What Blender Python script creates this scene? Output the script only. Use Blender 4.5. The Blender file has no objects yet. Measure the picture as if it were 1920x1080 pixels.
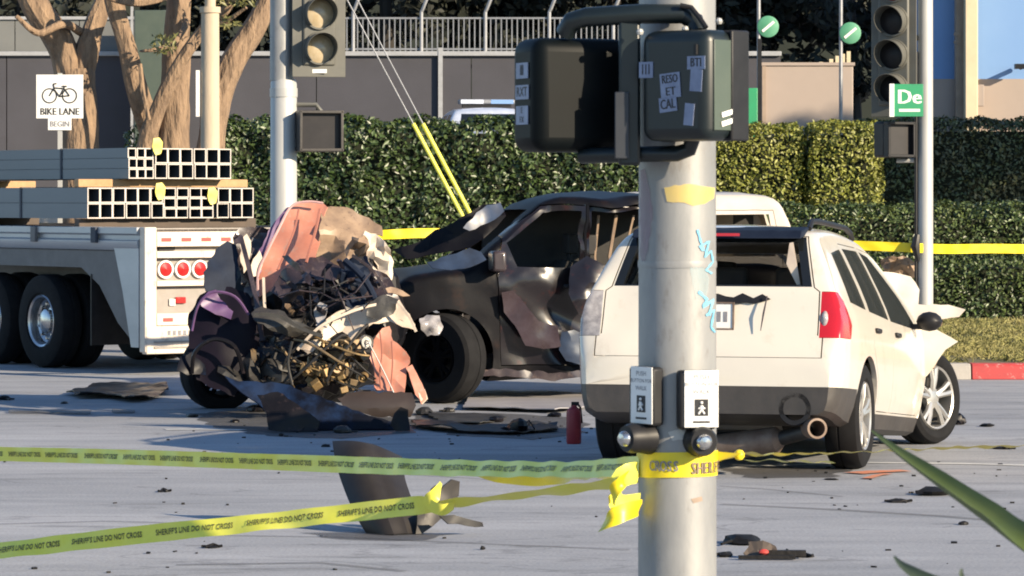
import bpy, bmesh, math, random
import numpy as np
from mathutils import Vector, Matrix, noise
from mathutils.geometry import delaunay_2d_cdt

R = math.radians
random.seed(7)
sc = bpy.context.scene
col = sc.collection

# ------------------------------------------------------------------ camera, sky, sun, exposure
F, H, HZ = 7000.0, 1.91, 370.0          # focal length in photo pixels, eye height, horizon row
cam_d = bpy.data.cameras.new('camera')
cam = bpy.data.objects.new('camera', cam_d); col.objects.link(cam)
cam.location = (0, 0, H); cam.rotation_euler = (R(90), 0, 0)
cam_d.sensor_width = 36; cam_d.lens = 36 * F / 1920
cam_d.shift_y = -(540 - HZ) / 1920
cam_d.clip_start = 0.5; cam_d.clip_end = 2000
cam_d.dof.use_dof = True; cam_d.dof.focus_distance = 29; cam_d.dof.aperture_fstop = 20
sc.camera = cam

SUN_AZ, SUN_EL = 53, 20                 # degrees right of straight-behind-the-camera, elevation
to_sun = Vector((math.sin(R(SUN_AZ)) * math.cos(R(SUN_EL)), -math.cos(R(SUN_AZ)) * math.cos(R(SUN_EL)), math.sin(R(SUN_EL))))
world = bpy.data.worlds.new('World'); sc.world = world; world.use_nodes = True
wn = world.node_tree
bg = wn.nodes['Background']
sky = wn.nodes.new('ShaderNodeTexSky'); sky.sky_type = 'NISHITA'; sky.sun_disc = False
sky.sun_elevation = R(SUN_EL); sky.sun_rotation = R(180 - SUN_AZ)
sky.air_density = 1.0; sky.dust_density = 0.1; sky.ozone_density = 3.5
wn.links.new(sky.outputs[0], bg.inputs[0]); bg.inputs[1].default_value = 0.105
sun_d = bpy.data.lights.new('sun', 'SUN'); sun_d.energy = 5.0; sun_d.angle = R(0.53); sun_d.color = (1.0, 0.83, 0.60)
sun = bpy.data.objects.new('sun', sun_d); col.objects.link(sun)
sun.rotation_euler = (-to_sun).to_track_quat('-Z', 'Y').to_euler(); sun.location = to_sun * 60
vs = sc.view_settings
vs.view_transform = 'Standard'; vs.look = 'None'; vs.gamma = 1; vs.use_curve_mapping = False; vs.exposure = 0.95
sc.cycles.max_bounces = 6; sc.cycles.diffuse_bounces = 3; sc.cycles.glossy_bounces = 3
sc.cycles.transparent_max_bounces = 6; sc.cycles.caustics_reflective = False; sc.cycles.caustics_refractive = False
sc.cycles.use_denoising = True
sc.cycles.pixel_filter_type = 'BLACKMAN_HARRIS'; sc.cycles.filter_width = 1.9

# ------------------------------------------------------------------ helpers
def lin(c):
    if isinstance(c, str):
        c = [int(c[i:i + 2], 16) / 255 for i in (0, 2, 4)]
        return tuple(x / 12.92 if x <= 0.04045 else ((x + 0.055) / 1.055) ** 2.4 for x in c)
    return tuple(c)

MATS = {}
def mat(name, c1, c2=None, rough=0.6, metal=0.0, scale=6.0, bump=0.0, bscale=30.0, c3=None, spec=0.5, coat=0.0, stretch=(1, 1, 1), sharp=None, trans=0.0, emit=0.0, island=0.0, alpha=1.0, bdist=0.02):
    m = bpy.data.materials.new(name); m.use_nodes = True
    nt = m.node_tree; n = nt.nodes; l = nt.links
    b = n['Principled BSDF']
    b.inputs['Roughness'].default_value = rough; b.inputs['Metallic'].default_value = metal
    b.inputs['Specular IOR Level'].default_value = spec; b.inputs['Coat Weight'].default_value = coat
    b.inputs['Coat Roughness'].default_value = 0.08
    b.inputs['Transmission Weight'].default_value = trans; b.inputs['Alpha'].default_value = alpha
    c1 = lin(c1); c2 = lin(c2) if c2 else tuple(x * 0.8 for x in c1)
    tc = n.new('ShaderNodeTexCoord'); mp = n.new('ShaderNodeMapping'); mp.inputs['Scale'].default_value = stretch
    l.new(tc.outputs['Object'], mp.inputs[0])
    nz = n.new('ShaderNodeTexNoise'); nz.inputs['Scale'].default_value = scale; nz.inputs['Detail'].default_value = 6; nz.inputs['Roughness'].default_value = 0.62
    l.new(mp.outputs[0], nz.inputs['Vector'])
    rp = n.new('ShaderNodeValToRGB'); cr = rp.color_ramp
    lo, hi = sharp if sharp else (0.32, 0.68)
    cr.elements[0].position = lo; cr.elements[0].color = (*c1, 1)
    cr.elements[1].position = hi; cr.elements[1].color = (*c2, 1)
    l.new(nz.outputs[0], rp.inputs[0]); out = rp.outputs[0]
    if c3:
        nz2 = n.new('ShaderNodeTexNoise'); nz2.inputs['Scale'].default_value = scale * 2.7; nz2.inputs['Detail'].default_value = 8; nz2.inputs['Roughness'].default_value = 0.7
        l.new(mp.outputs[0], nz2.inputs['Vector'])
        r2 = n.new('ShaderNodeValToRGB'); r2.color_ramp.elements[0].position = 0.56; r2.color_ramp.elements[1].position = 0.7
        l.new(nz2.outputs[0], r2.inputs[0])
        mx = n.new('ShaderNodeMix'); mx.data_type = 'RGBA'; mx.inputs['B'].default_value = (*lin(c3), 1)
        l.new(r2.outputs[0], mx.inputs['Factor']); l.new(out, mx.inputs['A']); out = mx.outputs['Result']
    if island:
        g = n.new('ShaderNodeNewGeometry'); hsv = n.new('ShaderNodeHueSaturation')
        mr = n.new('ShaderNodeMapRange'); mr.inputs['To Min'].default_value = 1 - island; mr.inputs['To Max'].default_value = 1 + island
        l.new(g.outputs['Random Per Island'], mr.inputs[0]); l.new(mr.outputs[0], hsv.inputs['Value']); l.new(out, hsv.inputs['Color']); out = hsv.outputs[0]
    l.new(out, b.inputs['Base Color'])
    if emit:
        l.new(out, b.inputs['Emission Color']); b.inputs['Emission Strength'].default_value = emit
    if bump:
        nb = n.new('ShaderNodeTexNoise'); nb.inputs['Scale'].default_value = bscale; nb.inputs['Detail'].default_value = 4
        l.new(mp.outputs[0], nb.inputs['Vector'])
        bp = n.new('ShaderNodeBump'); bp.inputs['Strength'].default_value = bump; bp.inputs['Distance'].default_value = bdist
        l.new(nb.outputs[0], bp.inputs['Height']); l.new(bp.outputs[0], b.inputs['Normal'])
    MATS[name] = m
    return m

def W(px, py, d):
    """the world point seen at photo pixel (px, py) at d metres from the camera plane"""
    return Vector(((px - 960) / F * d, d, H - (py - HZ) / F * d))
def G(px, py):
    d = F * H / (py - HZ)
    return Vector(((px - 960) / F * d, d, 0))

class MB:
    def __init__(s): s.v = []; s.f = []
    def add(s, vs, fs, M=None):
        o = len(s.v)
        for p in vs:
            p = Vector(p)
            s.v.append(M @ p if M else p)
        s.f += [tuple(i + o for i in f) for f in fs]
        return s
    def box(s, c, size, M=None, rz=0, taper=1.0):
        x, y, z = (k / 2 for k in size); c = Vector(c); t = taper
        r = Matrix.Rotation(rz, 3, 'Z')
        vs = [c + r @ Vector(p) for p in ((-x, -y, -z), (x, -y, -z), (x, y, -z), (-x, y, -z), (-x * t, -y * t, z), (x * t, -y * t, z), (x * t, y * t, z), (-x * t, y * t, z))]
        return s.add(vs, [(0, 3, 2, 1), (4, 5, 6, 7), (0, 1, 5, 4), (1, 2, 6, 5), (2, 3, 7, 6), (3, 0, 4, 7)], M)
    def tube(s, pts, r, n=10, cap=True, M=None):
        pts = [Vector(p) for p in pts]; rs = r if isinstance(r, (list, tuple)) else [r] * len(pts)
        vs = []; fs = []; prev = None
        for i, p in enumerate(pts):
            t = (pts[min(i + 1, len(pts) - 1)] - pts[max(i - 1, 0)]).normalized()
            if prev is None:
                a = t.orthogonal().normalized()
            else:
                a = (prev - t * prev.dot(t)).normalized()
            prev = a; b = t.cross(a)
            for k in range(n):
                an = 2 * math.pi * k / n
                vs.append(p + (a * math.cos(an) + b * math.sin(an)) * rs[i])
        for i in range(len(pts) - 1):
            for k in range(n):
                fs.append((i * n + k, i * n + (k + 1) % n, (i + 1) * n + (k + 1) % n, (i + 1) * n + k))
        if cap:
            fs.append(tuple(reversed(range(n)))); fs.append(tuple(range((len(pts) - 1) * n, len(pts) * n)))
        return s.add(vs, fs, M)
    def lathe(s, prof, axis='y', n=32, M=None, close=False):
        """prof: (radius, along axis)"""
        vs = []; fs = []
        for r, h in prof:
            for k in range(n):
                a = 2 * math.pi * k / n; c, d = math.cos(a) * r, math.sin(a) * r
                vs.append({'z': (c, d, h), 'y': (c, h, d), 'x': (h, c, d)}[axis])
        m = len(prof)
        for i in range(m if close else m - 1):
            j = (i + 1) % m
            for k in range(n):
                fs.append((i * n + k, i * n + (k + 1) % n, j * n + (k + 1) % n, j * n + k))
        return s.add(vs, fs, M)
    def prism(s, poly, axis, a, b, M=None):
        n = len(poly); vs = []
        for h in (a, b):
            for p, q in poly:
                vs.append({'x': (h, p, q), 'y': (p, h, q), 'z': (p, q, h)}[axis])
        fs = [tuple(range(n)), tuple(reversed(range(n, 2 * n)))] + [(i, (i + 1) % n, n + (i + 1) % n, n + i) for i in range(n)]
        return s.add(vs, fs, M)
    def ball(s, c, r, n=10, M=None):
        c = Vector(c); rr = r if isinstance(r, (tuple, list)) else (r, r, r)
        vs = []; fs = []; m = max(4, n // 2)
        for i in range(m + 1):
            t = math.pi * i / m
            for k in range(n):
                a = 2 * math.pi * k / n
                vs.append(c + Vector((math.sin(t) * math.cos(a) * rr[0], math.sin(t) * math.sin(a) * rr[1], math.cos(t) * rr[2])))
        for i in range(m):
            for k in range(n): fs.append((i * n + k, (i + 1) * n + k, (i + 1) * n + (k + 1) % n, i * n + (k + 1) % n))
        return s.add(vs, fs, M)
    def xf(s, M):
        s.v = [M @ p for p in s.v]; return s
    def mesh(s, name='mesh'):
        me = bpy.data.meshes.new(name); me.from_pydata([tuple(p) for p in s.v], [], s.f); me.update()
        bm = bmesh.new(); bm.from_mesh(me); bmesh.ops.remove_doubles(bm, verts=bm.verts, dist=1e-5)
        bmesh.ops.recalc_face_normals(bm, faces=bm.faces); bm.to_mesh(me); bm.free()
        return me

def smooth(me, ang=35):
    me.polygons.foreach_set('use_smooth', [True] * len(me.polygons))
    me.set_sharp_from_angle(angle=R(ang)); me.update()

def link(name, data, parent=None):
    o = bpy.data.objects.new(name, data); col.objects.link(o)
    if parent is not None: o.parent = parent
    return o
def tag(o, label=None, cat=None, group=None, kind=None):
    if label: o['label'] = label
    if cat: o['category'] = cat
    if group: o['group'] = group
    if kind: o['kind'] = kind
    return o
def thing(name, label, cat, loc=(0, 0, 0), rz=0.0, group=None):
    o = link(name, None); o.location = loc; o.rotation_euler = (0, 0, rz); o.empty_display_size = 0.2
    return tag(o, label, cat, group)
def pm(o):      # placement matrix of a parent chain (parents only carry location + rotation)
    M = Matrix.Translation(o.location) @ o.rotation_euler.to_matrix().to_4x4()
    return (pm(o.parent) @ M) if o.parent else M
def part(name, g, m, parent=None, label=None, world=False, ang=35, bevel=0, solid=0, kind=None, flat=False):
    me = g.mesh(name) if isinstance(g, MB) else g
    if world and parent is not None:
        me.transform(pm(parent).inverted())
    if solid:
        k_ = link('tmp', me); md = k_.modifiers.new('solid', 'SOLIDIFY'); md.thickness = solid; md.offset = 0
        dg = bpy.context.evaluated_depsgraph_get(); dg.update(); me = bpy.data.meshes.new_from_object(k_.evaluated_get(dg)); bpy.data.objects.remove(k_)
    if not flat: smooth(me, ang)
    if m is not None and not me.materials: me.materials.append(MATS[m] if isinstance(m, str) else m)
    o = link(name, me, parent)
    if bevel:
        k = o.modifiers.new('bevel', 'BEVEL'); k.width = bevel; k.segments = 2; k.limit_method = 'ANGLE'; k.angle_limit = R(40)
    return tag(o, label, kind=kind)

def rigid(me, M): me.transform(M); return me

def boolean(me, cutters, op='DIFFERENCE'):
    """boolean of a mesh with MB cutters; returns a new mesh"""
    o = link('tmp', me); tmp = [o]
    for c in cutters:
        k = link('tmpc', c.mesh('tmpc')); tmp.append(k)
        md = o.modifiers.new('b', 'BOOLEAN'); md.object = k; md.operation = op; md.solver = 'EXACT'
    dg = bpy.context.evaluated_depsgraph_get(); dg.update()
    out = bpy.data.meshes.new_from_object(o.evaluated_get(dg))
    for t in tmp: bpy.data.objects.remove(t)
    return out

_txt = {}
def text_geo(s, size=1.0):
    if s not in _txt:
        cu = bpy.data.curves.new('t', 'FONT'); cu.body = s; cu.size = 1; cu.align_x = 'CENTER'; cu.align_y = 'CENTER'; cu.resolution_u = 2
        o = link('t', cu); dg = bpy.context.evaluated_depsgraph_get(); dg.update()
        me = bpy.data.meshes.new_from_object(o.evaluated_get(dg))
        _txt[s] = ([v.co.copy() for v in me.vertices], [tuple(p.vertices) for p in me.polygons])
        bpy.data.objects.remove(o); bpy.data.curves.remove(cu); bpy.data.meshes.remove(me)
    v, f = _txt[s]
    return [p * size for p in v], f
def text_mb(s, size, M, bold=0.0, narrow=1.0):
    mb = MB()
    v, f = text_geo(s, size)
    for dx in ((0, bold, -bold) if bold else (0,)):
        mb.add([(p.x * narrow + dx, p.y, dx * 0.02) for p in v], f, M)
    return mb
def face_mb_mesh(mb):   # mesh without welding or normal fix (flat print)
    me = bpy.data.meshes.new('print'); me.from_pydata([tuple(p) for p in mb.v], [], mb.f); me.update(); return me

def fbm(p, s=1.0, o=3): return noise.fractal(p * s, 1.0, 2.0, o)
def ridged(p, s=1.0): return noise.ridged_multi_fractal(p * s, 0.9, 2.1, 3, 1.0, 2.0) - 1.0

def cdt_panel(poly, res, seed=0, jag=0.0):
    """triangulate a 2-D polygon (metres) with interior points; returns 2-D verts, faces"""
    rnd = random.Random(seed); bd = []
    n = len(poly)
    for i in range(n):
        a = Vector(poly[i]); b = Vector(poly[(i + 1) % n]); k = max(1, int((b - a).length / res))
        nr = Vector((-(b - a).y, (b - a).x)).normalized() if (b - a).length > 0 else Vector((0, 0))
        for j in range(k):
            p = a.lerp(b, j / k)
            if j and jag: p = p + nr * rnd.uniform(-jag, jag)
            bd.append(p)
    xs = [p.x for p in bd]; ys = [p.y for p in bd]
    pts = list(bd)
    def inside(q):
        c = False; j = len(bd) - 1
        for i in range(len(bd)):
            if (bd[i].y > q.y) != (bd[j].y > q.y) and q.x < (bd[j].x - bd[i].x) * (q.y - bd[i].y) / (bd[j].y - bd[i].y + 1e-12) + bd[i].x: c = not c
            j = i
        return c
    y = min(ys)
    while y < max(ys):
        x = min(xs)
        while x < max(xs):
            q = Vector((x + rnd.uniform(-.3, .3) * res, y + rnd.uniform(-.3, .3) * res))
            if inside(q) and min((q - b).length for b in bd) > res * 0.45: pts.append(q)
            x += res
        y += res
    nb = len(bd)
    v, e, f, *_ = delaunay_2d_cdt(pts, [(i, (i + 1) % nb) for i in range(nb)], [], 1, 1e-6)
    return v, f

def tri(t): return abs((t % 2.0) - 1.0) * 2 - 1
def spline(pts, per=8):
    P = [Vector(p) for p in pts]; out = []
    for i in range(len(P) - 1):
        p0, p1, p2, p3 = P[max(i - 1, 0)], P[i], P[i + 1], P[min(i + 2, len(P) - 1)]
        for k in range(per):
            s = k / per; out.append(0.5 * ((2 * p1) + (p2 - p0) * s + (2 * p0 - 5 * p1 + 4 * p2 - p3) * s * s + (3 * p1 - p0 - 3 * p2 + p3) * s ** 3))
    out.append(P[-1]); return out
_fold = {}
def folds(p, seed, scale, n=5):
    """sum of straight sharp folds, as in crumpled sheet"""
    key = (seed, scale, n)
    if key not in _fold:
        rnd = random.Random(seed * 31 + 5); L = []; a = 1.0
        for k in range(n):
            d = Vector((rnd.uniform(-1, 1), rnd.uniform(-.3, .3), rnd.uniform(-1, 1))).normalized(); f = scale * (0.45 + 0.45 * k) * rnd.uniform(.7, 1.3)
            L.append((a, d * f, d.x * f + d.z * f, rnd.uniform(0, 2), Vector((k * 7.0, seed, 0)))); a *= 0.72
        _fold[key] = (L, sum(q[0] for q in L))
    L, tot = _fold[key]; s = 0.0
    w = 0.06 * noise.noise(p * scale + L[0][4])
    for a, df, dw, ph, off in L: s += a * tri(p.dot(df) + w * dw + ph)
    return s / tot
def crumple(poly_px, d, tilt=(0, 0), curve=(0, 0), amp=0.05, scale=3.0, res=0.07, seed=0, jag=0.012, z0=None):
    """a bent sheet of metal or plastic whose outline is given in photo pixels at distance d: becomes a real surface with relief"""
    c = Vector((sum(p[0] for p in poly_px) / len(poly_px), sum(p[1] for p in poly_px) / len(poly_px)))
    o = W(c.x, c.y, d); k = d / F
    poly = [((p[0] - c.x) * k, -(p[1] - c.y) * k) for p in poly_px]
    v, f = cdt_panel(poly, res, seed, jag)
    mb = MB()
    off = Vector((seed * 3.7, seed * 1.3, seed * 2.1))
    vs = []
    for p in v:
        q = Vector((p.x, 0, p.y))
        dy = tilt[0] * p.x + tilt[1] * p.y + curve[0] * p.x ** 2 + curve[1] * p.y ** 2
        dy += amp * (2.6 * folds(q, seed, scale * 1.35) + 0.35 * fbm(q + off, scale * 1.7))
        e = Vector((fbm(q + off * 2, scale), 0, fbm(q - off, scale))) * amp * 0.25
        vs.append(o + Vector((p.x, dy, p.y)) + e)
    if z0 is not None:
        for p in vs: p.z = max(p.z, z0)
    mb.add(vs, f)
    return mb

def leaves(pos, nrm, size, jitter=0.9, seed=0, aspect=0.55, up=0.2):
    """one mesh of small folded leaf faces at the given points (N,3), looking along the given normals"""
    rs = np.random.RandomState(seed); N = len(pos)
    n = nrm + rs.normal(0, jitter, (N, 3)); n[:, 2] += up; n /= np.linalg.norm(n, axis=1, keepdims=True) + 1e-9
    t = rs.normal(0, 1, (N, 3)); t -= n * (t * n).sum(1, keepdims=True); t /= np.linalg.norm(t, axis=1, keepdims=True) + 1e-9
    b = np.cross(n, t); s = (size * rs.uniform(0.65, 1.35, N))[:, None]
    a0 = pos - t * s * 0.5; a1 = pos + b * s * aspect * 0.5 + n * s * 0.12; a2 = pos + t * s * 0.55; a3 = pos - b * s * aspect * 0.5 + n * s * 0.12
    v = np.stack([a0, a1, a2, a3], 1).reshape(-1, 3)
    me = bpy.data.meshes.new('foliage')
    me.vertices.add(4 * N); me.vertices.foreach_set('co', v.astype(np.float32).ravel())
    idx = np.arange(N)[:, None] * 4
    tri = np.concatenate([idx + np.array([[0, 1, 2]]), idx + np.array([[0, 2, 3]])], 1).astype(np.int32)
    me.loops.add(6 * N); me.loops.foreach_set('vertex_index', tri.ravel())
    me.polygons.add(2 * N); me.polygons.foreach_set('loop_start', (np.arange(2 * N) * 3).astype(np.int32))
    me.update(calc_edges=True); me.validate()
    return me

# ------------------------------------------------------------------ materials
mat('asphalt', (0.395, 0.40, 0.42), (0.265, 0.275, 0.295), rough=0.9, scale=0.9, bump=0.35, bscale=60, c3=(0.21, 0.215, 0.225), stretch=(0.22, 1, 1), spec=0.25)
def asphalt_extra():
    nt = MATS['asphalt'].node_tree; n = nt.nodes; l = nt.links; b = n['Principled BSDF']; src = b.inputs['Base Color'].links[0].from_socket
    tc = n.new('ShaderNodeTexCoord'); out = src
    for sc_, lo, hi, st in ((55.0, .80, 1.16, (1, 1, 1)), (0.16, .86, 1.10, (.5, 1, 1)), (3.5, .92, 1.06, (.35, 1, 1))):
        mp = n.new('ShaderNodeMapping'); mp.inputs['Scale'].default_value = st; l.new(tc.outputs['Object'], mp.inputs[0])
        nz = n.new('ShaderNodeTexNoise'); nz.inputs['Scale'].default_value = sc_; nz.inputs['Detail'].default_value = 5; l.new(mp.outputs[0], nz.inputs['Vector'])
        mr = n.new('ShaderNodeMapRange'); mr.inputs['From Min'].default_value = .3; mr.inputs['From Max'].default_value = .7; mr.inputs['To Min'].default_value = lo; mr.inputs['To Max'].default_value = hi; l.new(nz.outputs[0], mr.inputs[0])
        vm = n.new('ShaderNodeVectorMath'); vm.operation = 'SCALE'; l.new(out, vm.inputs[0]); l.new(mr.outputs[0], vm.inputs['Scale']); out = vm.outputs[0]
    # fine cracks sealed darker
    mp = n.new('ShaderNodeMapping'); mp.inputs['Scale'].default_value = (.16, .42, 1); l.new(tc.outputs['Object'], mp.inputs[0])
    wv = n.new('ShaderNodeTexNoise'); wv.inputs['Scale'].default_value = 1.6; wv.inputs['Detail'].default_value = 7; l.new(mp.outputs[0], wv.inputs['Vector'])
    ab = n.new('ShaderNodeMath'); ab.operation = 'SUBTRACT'; ab.inputs[1].default_value = .5; l.new(wv.outputs[0], ab.inputs[0])
    a2 = n.new('ShaderNodeMath'); a2.operation = 'ABSOLUTE'; l.new(ab.outputs[0], a2.inputs[0])
    mr = n.new('ShaderNodeMapRange'); mr.inputs['From Min'].default_value = .0; mr.inputs['From Max'].default_value = .006; mr.inputs['To Min'].default_value = .72; mr.inputs['To Max'].default_value = 1.0; l.new(a2.outputs[0], mr.inputs[0])
    vm = n.new('ShaderNodeVectorMath'); vm.operation = 'SCALE'; l.new(out, vm.inputs[0]); l.new(mr.outputs[0], vm.inputs['Scale']); l.new(vm.outputs[0], b.inputs['Base Color'])
asphalt_extra()
mat('concrete', (0.42, 0.39, 0.35), (0.33, 0.31, 0.28), rough=0.85, scale=3, bump=0.2, bscale=40)
mat('kerb_red', (0.52, 0.05, 0.05), (0.36, 0.05, 0.05), rough=0.7, scale=5, c3=(0.45, 0.3, 0.27))
mat('grass_soil', (0.17, 0.15, 0.07), (0.11, 0.10, 0.05), rough=0.95, scale=2, bump=0.5)
mat('grass_blade', (0.17, 0.17, 0.045), (0.26, 0.23, 0.09), rough=0.7, scale=1.5, island=0.35)
mat('orange_spray', (0.70, 0.20, 0.08), (0.45, 0.25, 0.18), rough=0.85, scale=12)
mat('white_line', (0.62, 0.62, 0.60), (0.42, 0.42, 0.41), rough=0.8, scale=5)
mat('tyre_mark', (0.09, 0.09, 0.10), (0.19, 0.19, 0.19), rough=0.9, scale=3, alpha=0.4)
mat('oil_stain', (0.04, 0.038, 0.04), (0.10, 0.095, 0.095), rough=0.5, scale=2.5, alpha=0.55)
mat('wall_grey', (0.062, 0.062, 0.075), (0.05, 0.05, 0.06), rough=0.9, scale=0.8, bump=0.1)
mat('wall_cap', (0.34, 0.35, 0.37), rough=0.7)
mat('parapet', (0.16, 0.165, 0.16), (0.13, 0.135, 0.135), rough=0.8, scale=1)
mat('fence_grey', (0.26, 0.27, 0.29), (0.19, 0.2, 0.22), rough=0.5, metal=0.3)
mat('pink_wall', (0.36, 0.295, 0.255), (0.32, 0.265, 0.23), rough=0.85, scale=0.7)
mat('cream_column', (0.66, 0.56, 0.38), rough=0.8, scale=1)
mat('blue_wall', (0.14, 0.27, 0.52), (0.17, 0.30, 0.55), rough=0.6, scale=0.4)
mat('tan_wall', (0.34, 0.26, 0.2), rough=0.8)
mat('hill', (0.012, 0.016, 0.012), (0.02, 0.025, 0.018), rough=1.0, scale=0.5)
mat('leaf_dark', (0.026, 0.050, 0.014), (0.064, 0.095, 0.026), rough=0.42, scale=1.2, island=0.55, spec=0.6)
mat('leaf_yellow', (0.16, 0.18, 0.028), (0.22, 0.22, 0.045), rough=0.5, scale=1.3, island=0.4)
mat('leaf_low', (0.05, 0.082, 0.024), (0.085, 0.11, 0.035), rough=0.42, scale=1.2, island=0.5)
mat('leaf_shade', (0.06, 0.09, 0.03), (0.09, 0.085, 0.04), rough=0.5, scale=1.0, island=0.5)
mat('leaf_back_shade', (0.012, 0.017, 0.010), (0.02, 0.022, 0.015), rough=0.7, scale=0.6, island=0.5)  # near-black leaves, shade of the back trees put into the colour
mat('leaf_palm', (0.10, 0.12, 0.035), (0.16, 0.14, 0.05), rough=0.5, island=0.3)
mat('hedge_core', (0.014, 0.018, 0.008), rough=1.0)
mat('bark', (0.30, 0.205, 0.13), (0.155, 0.105, 0.07), rough=0.9, scale=8, bump=1.0, bscale=9, bdist=.10, c3=(0.07, 0.05, 0.035), stretch=(1, 1, 0.25))
mat('bark_dark', (0.03, 0.026, 0.022), rough=0.9)
mat('post_beige', (0.50, 0.41, 0.30), (0.42, 0.34, 0.25), rough=0.8, scale=4, bump=0.15, stretch=(1, 1, 0.3))
mat('galv', (0.31, 0.31, 0.305), (0.225, 0.23, 0.235), rough=0.5, metal=0.25, scale=7, bump=0.05, c3=(0.21, 0.20, 0.195), stretch=(1, 1, 0.4))
mat('galv_pale', (0.45, 0.45, 0.43), (0.38, 0.38, 0.37), rough=0.5, metal=0.15, scale=6, stretch=(1, 1, 0.3))
mat('signal_olive', (0.115, 0.112, 0.095), (0.09, 0.09, 0.08), rough=0.5, scale=5)
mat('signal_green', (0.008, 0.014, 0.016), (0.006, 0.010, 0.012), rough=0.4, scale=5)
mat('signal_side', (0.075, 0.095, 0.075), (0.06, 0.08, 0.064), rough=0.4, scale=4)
mat('black_plastic', (0.012, 0.012, 0.014), (0.02, 0.02, 0.022), rough=0.45, scale=8, spec=0.25)
mat('dark_grey_plastic', (0.035, 0.032, 0.030), (0.052, 0.046, 0.042), rough=0.5, scale=5, bump=0.15, bscale=12)
mat('lens_sun_glint', (0.50, 0.42, 0.30), (0.42, 0.33, 0.2), rough=0.15, scale=14)  # cream sun reflection inside the visors, painted as lens colour
mat('lens_dark', (0.014, 0.013, 0.015), (0.022, 0.02, 0.022), rough=0.45, spec=0.3)
mat('head_dark', (0.0025, 0.0045, 0.0055), (0.002, 0.0032, 0.004), rough=0.5, spec=0.12)
mat('tape_ink', (0.07, 0.07, 0.03), (0.14, 0.14, 0.05), rough=0.6, scale=30)
mat('grille_black', (0.004, 0.005, 0.006), rough=0.6, spec=0.2)
mat('plate_blue_grey', (0.03, 0.034, 0.042), (0.024, 0.027, 0.034), rough=0.5)
mat('lens_red', (0.42, 0.02, 0.02), rough=0.2)
mat('white_paint_sign', (0.80, 0.79, 0.76), (0.74, 0.73, 0.70), rough=0.5)
mat('ink', (0.02, 0.02, 0.022), rough=0.6)
mat('ink_faded', (0.16, 0.16, 0.18), (0.24, 0.24, 0.26), rough=0.6, scale=30)
mat('sign_green', (0.03, 0.30, 0.13), (0.035, 0.26, 0.12), rough=0.45)
mat('banner_green', (0.05, 0.24, 0.13), (0.12, 0.34, 0.22), rough=0.6, scale=2)
mat('tape_yellow', (0.78, 0.62, 0.015), (0.70, 0.56, 0.02), rough=0.4, scale=3)
mat('tape_lime', (0.74, 0.72, 0.06), (0.80, 0.78, 0.14), rough=0.4, scale=4)
mat('sticker', (0.24, 0.28, 0.40), (0.16, 0.19, 0.29), rough=0.5, scale=20)
mat('graffiti_blue', (0.06, 0.32, 0.60), (0.25, 0.5, 0.62), rough=0.5, scale=10)
mat('graffiti_cyan', (0.33, 0.52, 0.58), (0.42, 0.5, 0.5), rough=0.5, scale=8, alpha=0.28)
mat('paint_yellow', (0.70, 0.53, 0.13), (0.58, 0.47, 0.22), rough=0.5, scale=6, alpha=0.7)
mat('paint_pink', (0.32, 0.17, 0.26), (0.33, 0.27, 0.30), rough=0.5, scale=9, alpha=0.45)
# vehicles
mat('suv_white', (0.68, 0.63, 0.54), (0.64, 0.59, 0.51), rough=0.34, coat=0.9, scale=1.5, c3=(0.58, 0.52, 0.43))
mat('white_body', (0.64, 0.58, 0.50), (0.55, 0.49, 0.42), rough=0.4, coat=0.3, scale=3)
mat('glass_dark', (0.012, 0.014, 0.016), rough=0.06, spec=0.6)
mat('glass_tint', (0.03, 0.035, 0.04), rough=0.05, spec=0.5, alpha=0.72)
mat('cabin', (0.022, 0.021, 0.022), (0.035, 0.033, 0.03), rough=0.8)
mat('cabin_cream', (0.30, 0.25, 0.19), rough=0.8)
mat('tyre', (0.006, 0.006, 0.007), (0.011, 0.011, 0.012), rough=0.85, scale=10, spec=0.25)
mat('alloy', (0.52, 0.50, 0.47), (0.42, 0.41, 0.39), rough=0.35, metal=0.7, scale=6)
mat('chrome', (0.55, 0.55, 0.56), (0.42, 0.42, 0.43), rough=0.22, metal=0.9, scale=8)
mat('taillight', (0.50, 0.012, 0.02), (0.42, 0.01, 0.015), rough=0.18, coat=0.6)
mat('lamp_clear', (0.42, 0.40, 0.40), (0.20, 0.19, 0.20), rough=0.15, scale=16)
mat('rust_pipe', (0.15, 0.10, 0.075), (0.25, 0.19, 0.15), rough=0.6, metal=0.4, scale=8)
mat('burnt', (0.003, 0.003, 0.005), (0.006, 0.0055, 0.007), spec=0.18, rough=0.45, scale=1.6, bump=0.1, bscale=6, c3=(0.016, 0.009, 0.008))
mat('burnt_door', (0.006, 0.0055, 0.008), (0.014, 0.011, 0.013), spec=0.35, rough=0.28, scale=2.6, c3=(0.045, 0.014, 0.012), coat=0.25)
mat('blue_grey', (0.035, 0.055, 0.10), (0.02, 0.027, 0.045), rough=0.35, scale=4, coat=0.3)
mat('salmon', (0.60, 0.27, 0.19), (0.50, 0.19, 0.125), rough=0.42, scale=4.5, c3=(0.42, 0.30, 0.24), bump=0.15, bscale=9, coat=0.2)
mat('hood_lip', (0.55, 0.36, 0.34), (0.45, 0.26, 0.26), rough=0.4)
mat('hood_rib', (0.36, 0.14, 0.10), (0.28, 0.11, 0.08), rough=0.5)
mat('tan_sheet', (0.33, 0.23, 0.15), (0.19, 0.13, 0.09), rough=0.5, scale=6, c3=(0.08, 0.05, 0.04), bump=0.25, bscale=12)
mat('cream_sheet', (0.64, 0.55, 0.44), (0.50, 0.41, 0.34), rough=0.55, scale=5, bump=0.2, bscale=9)
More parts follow.
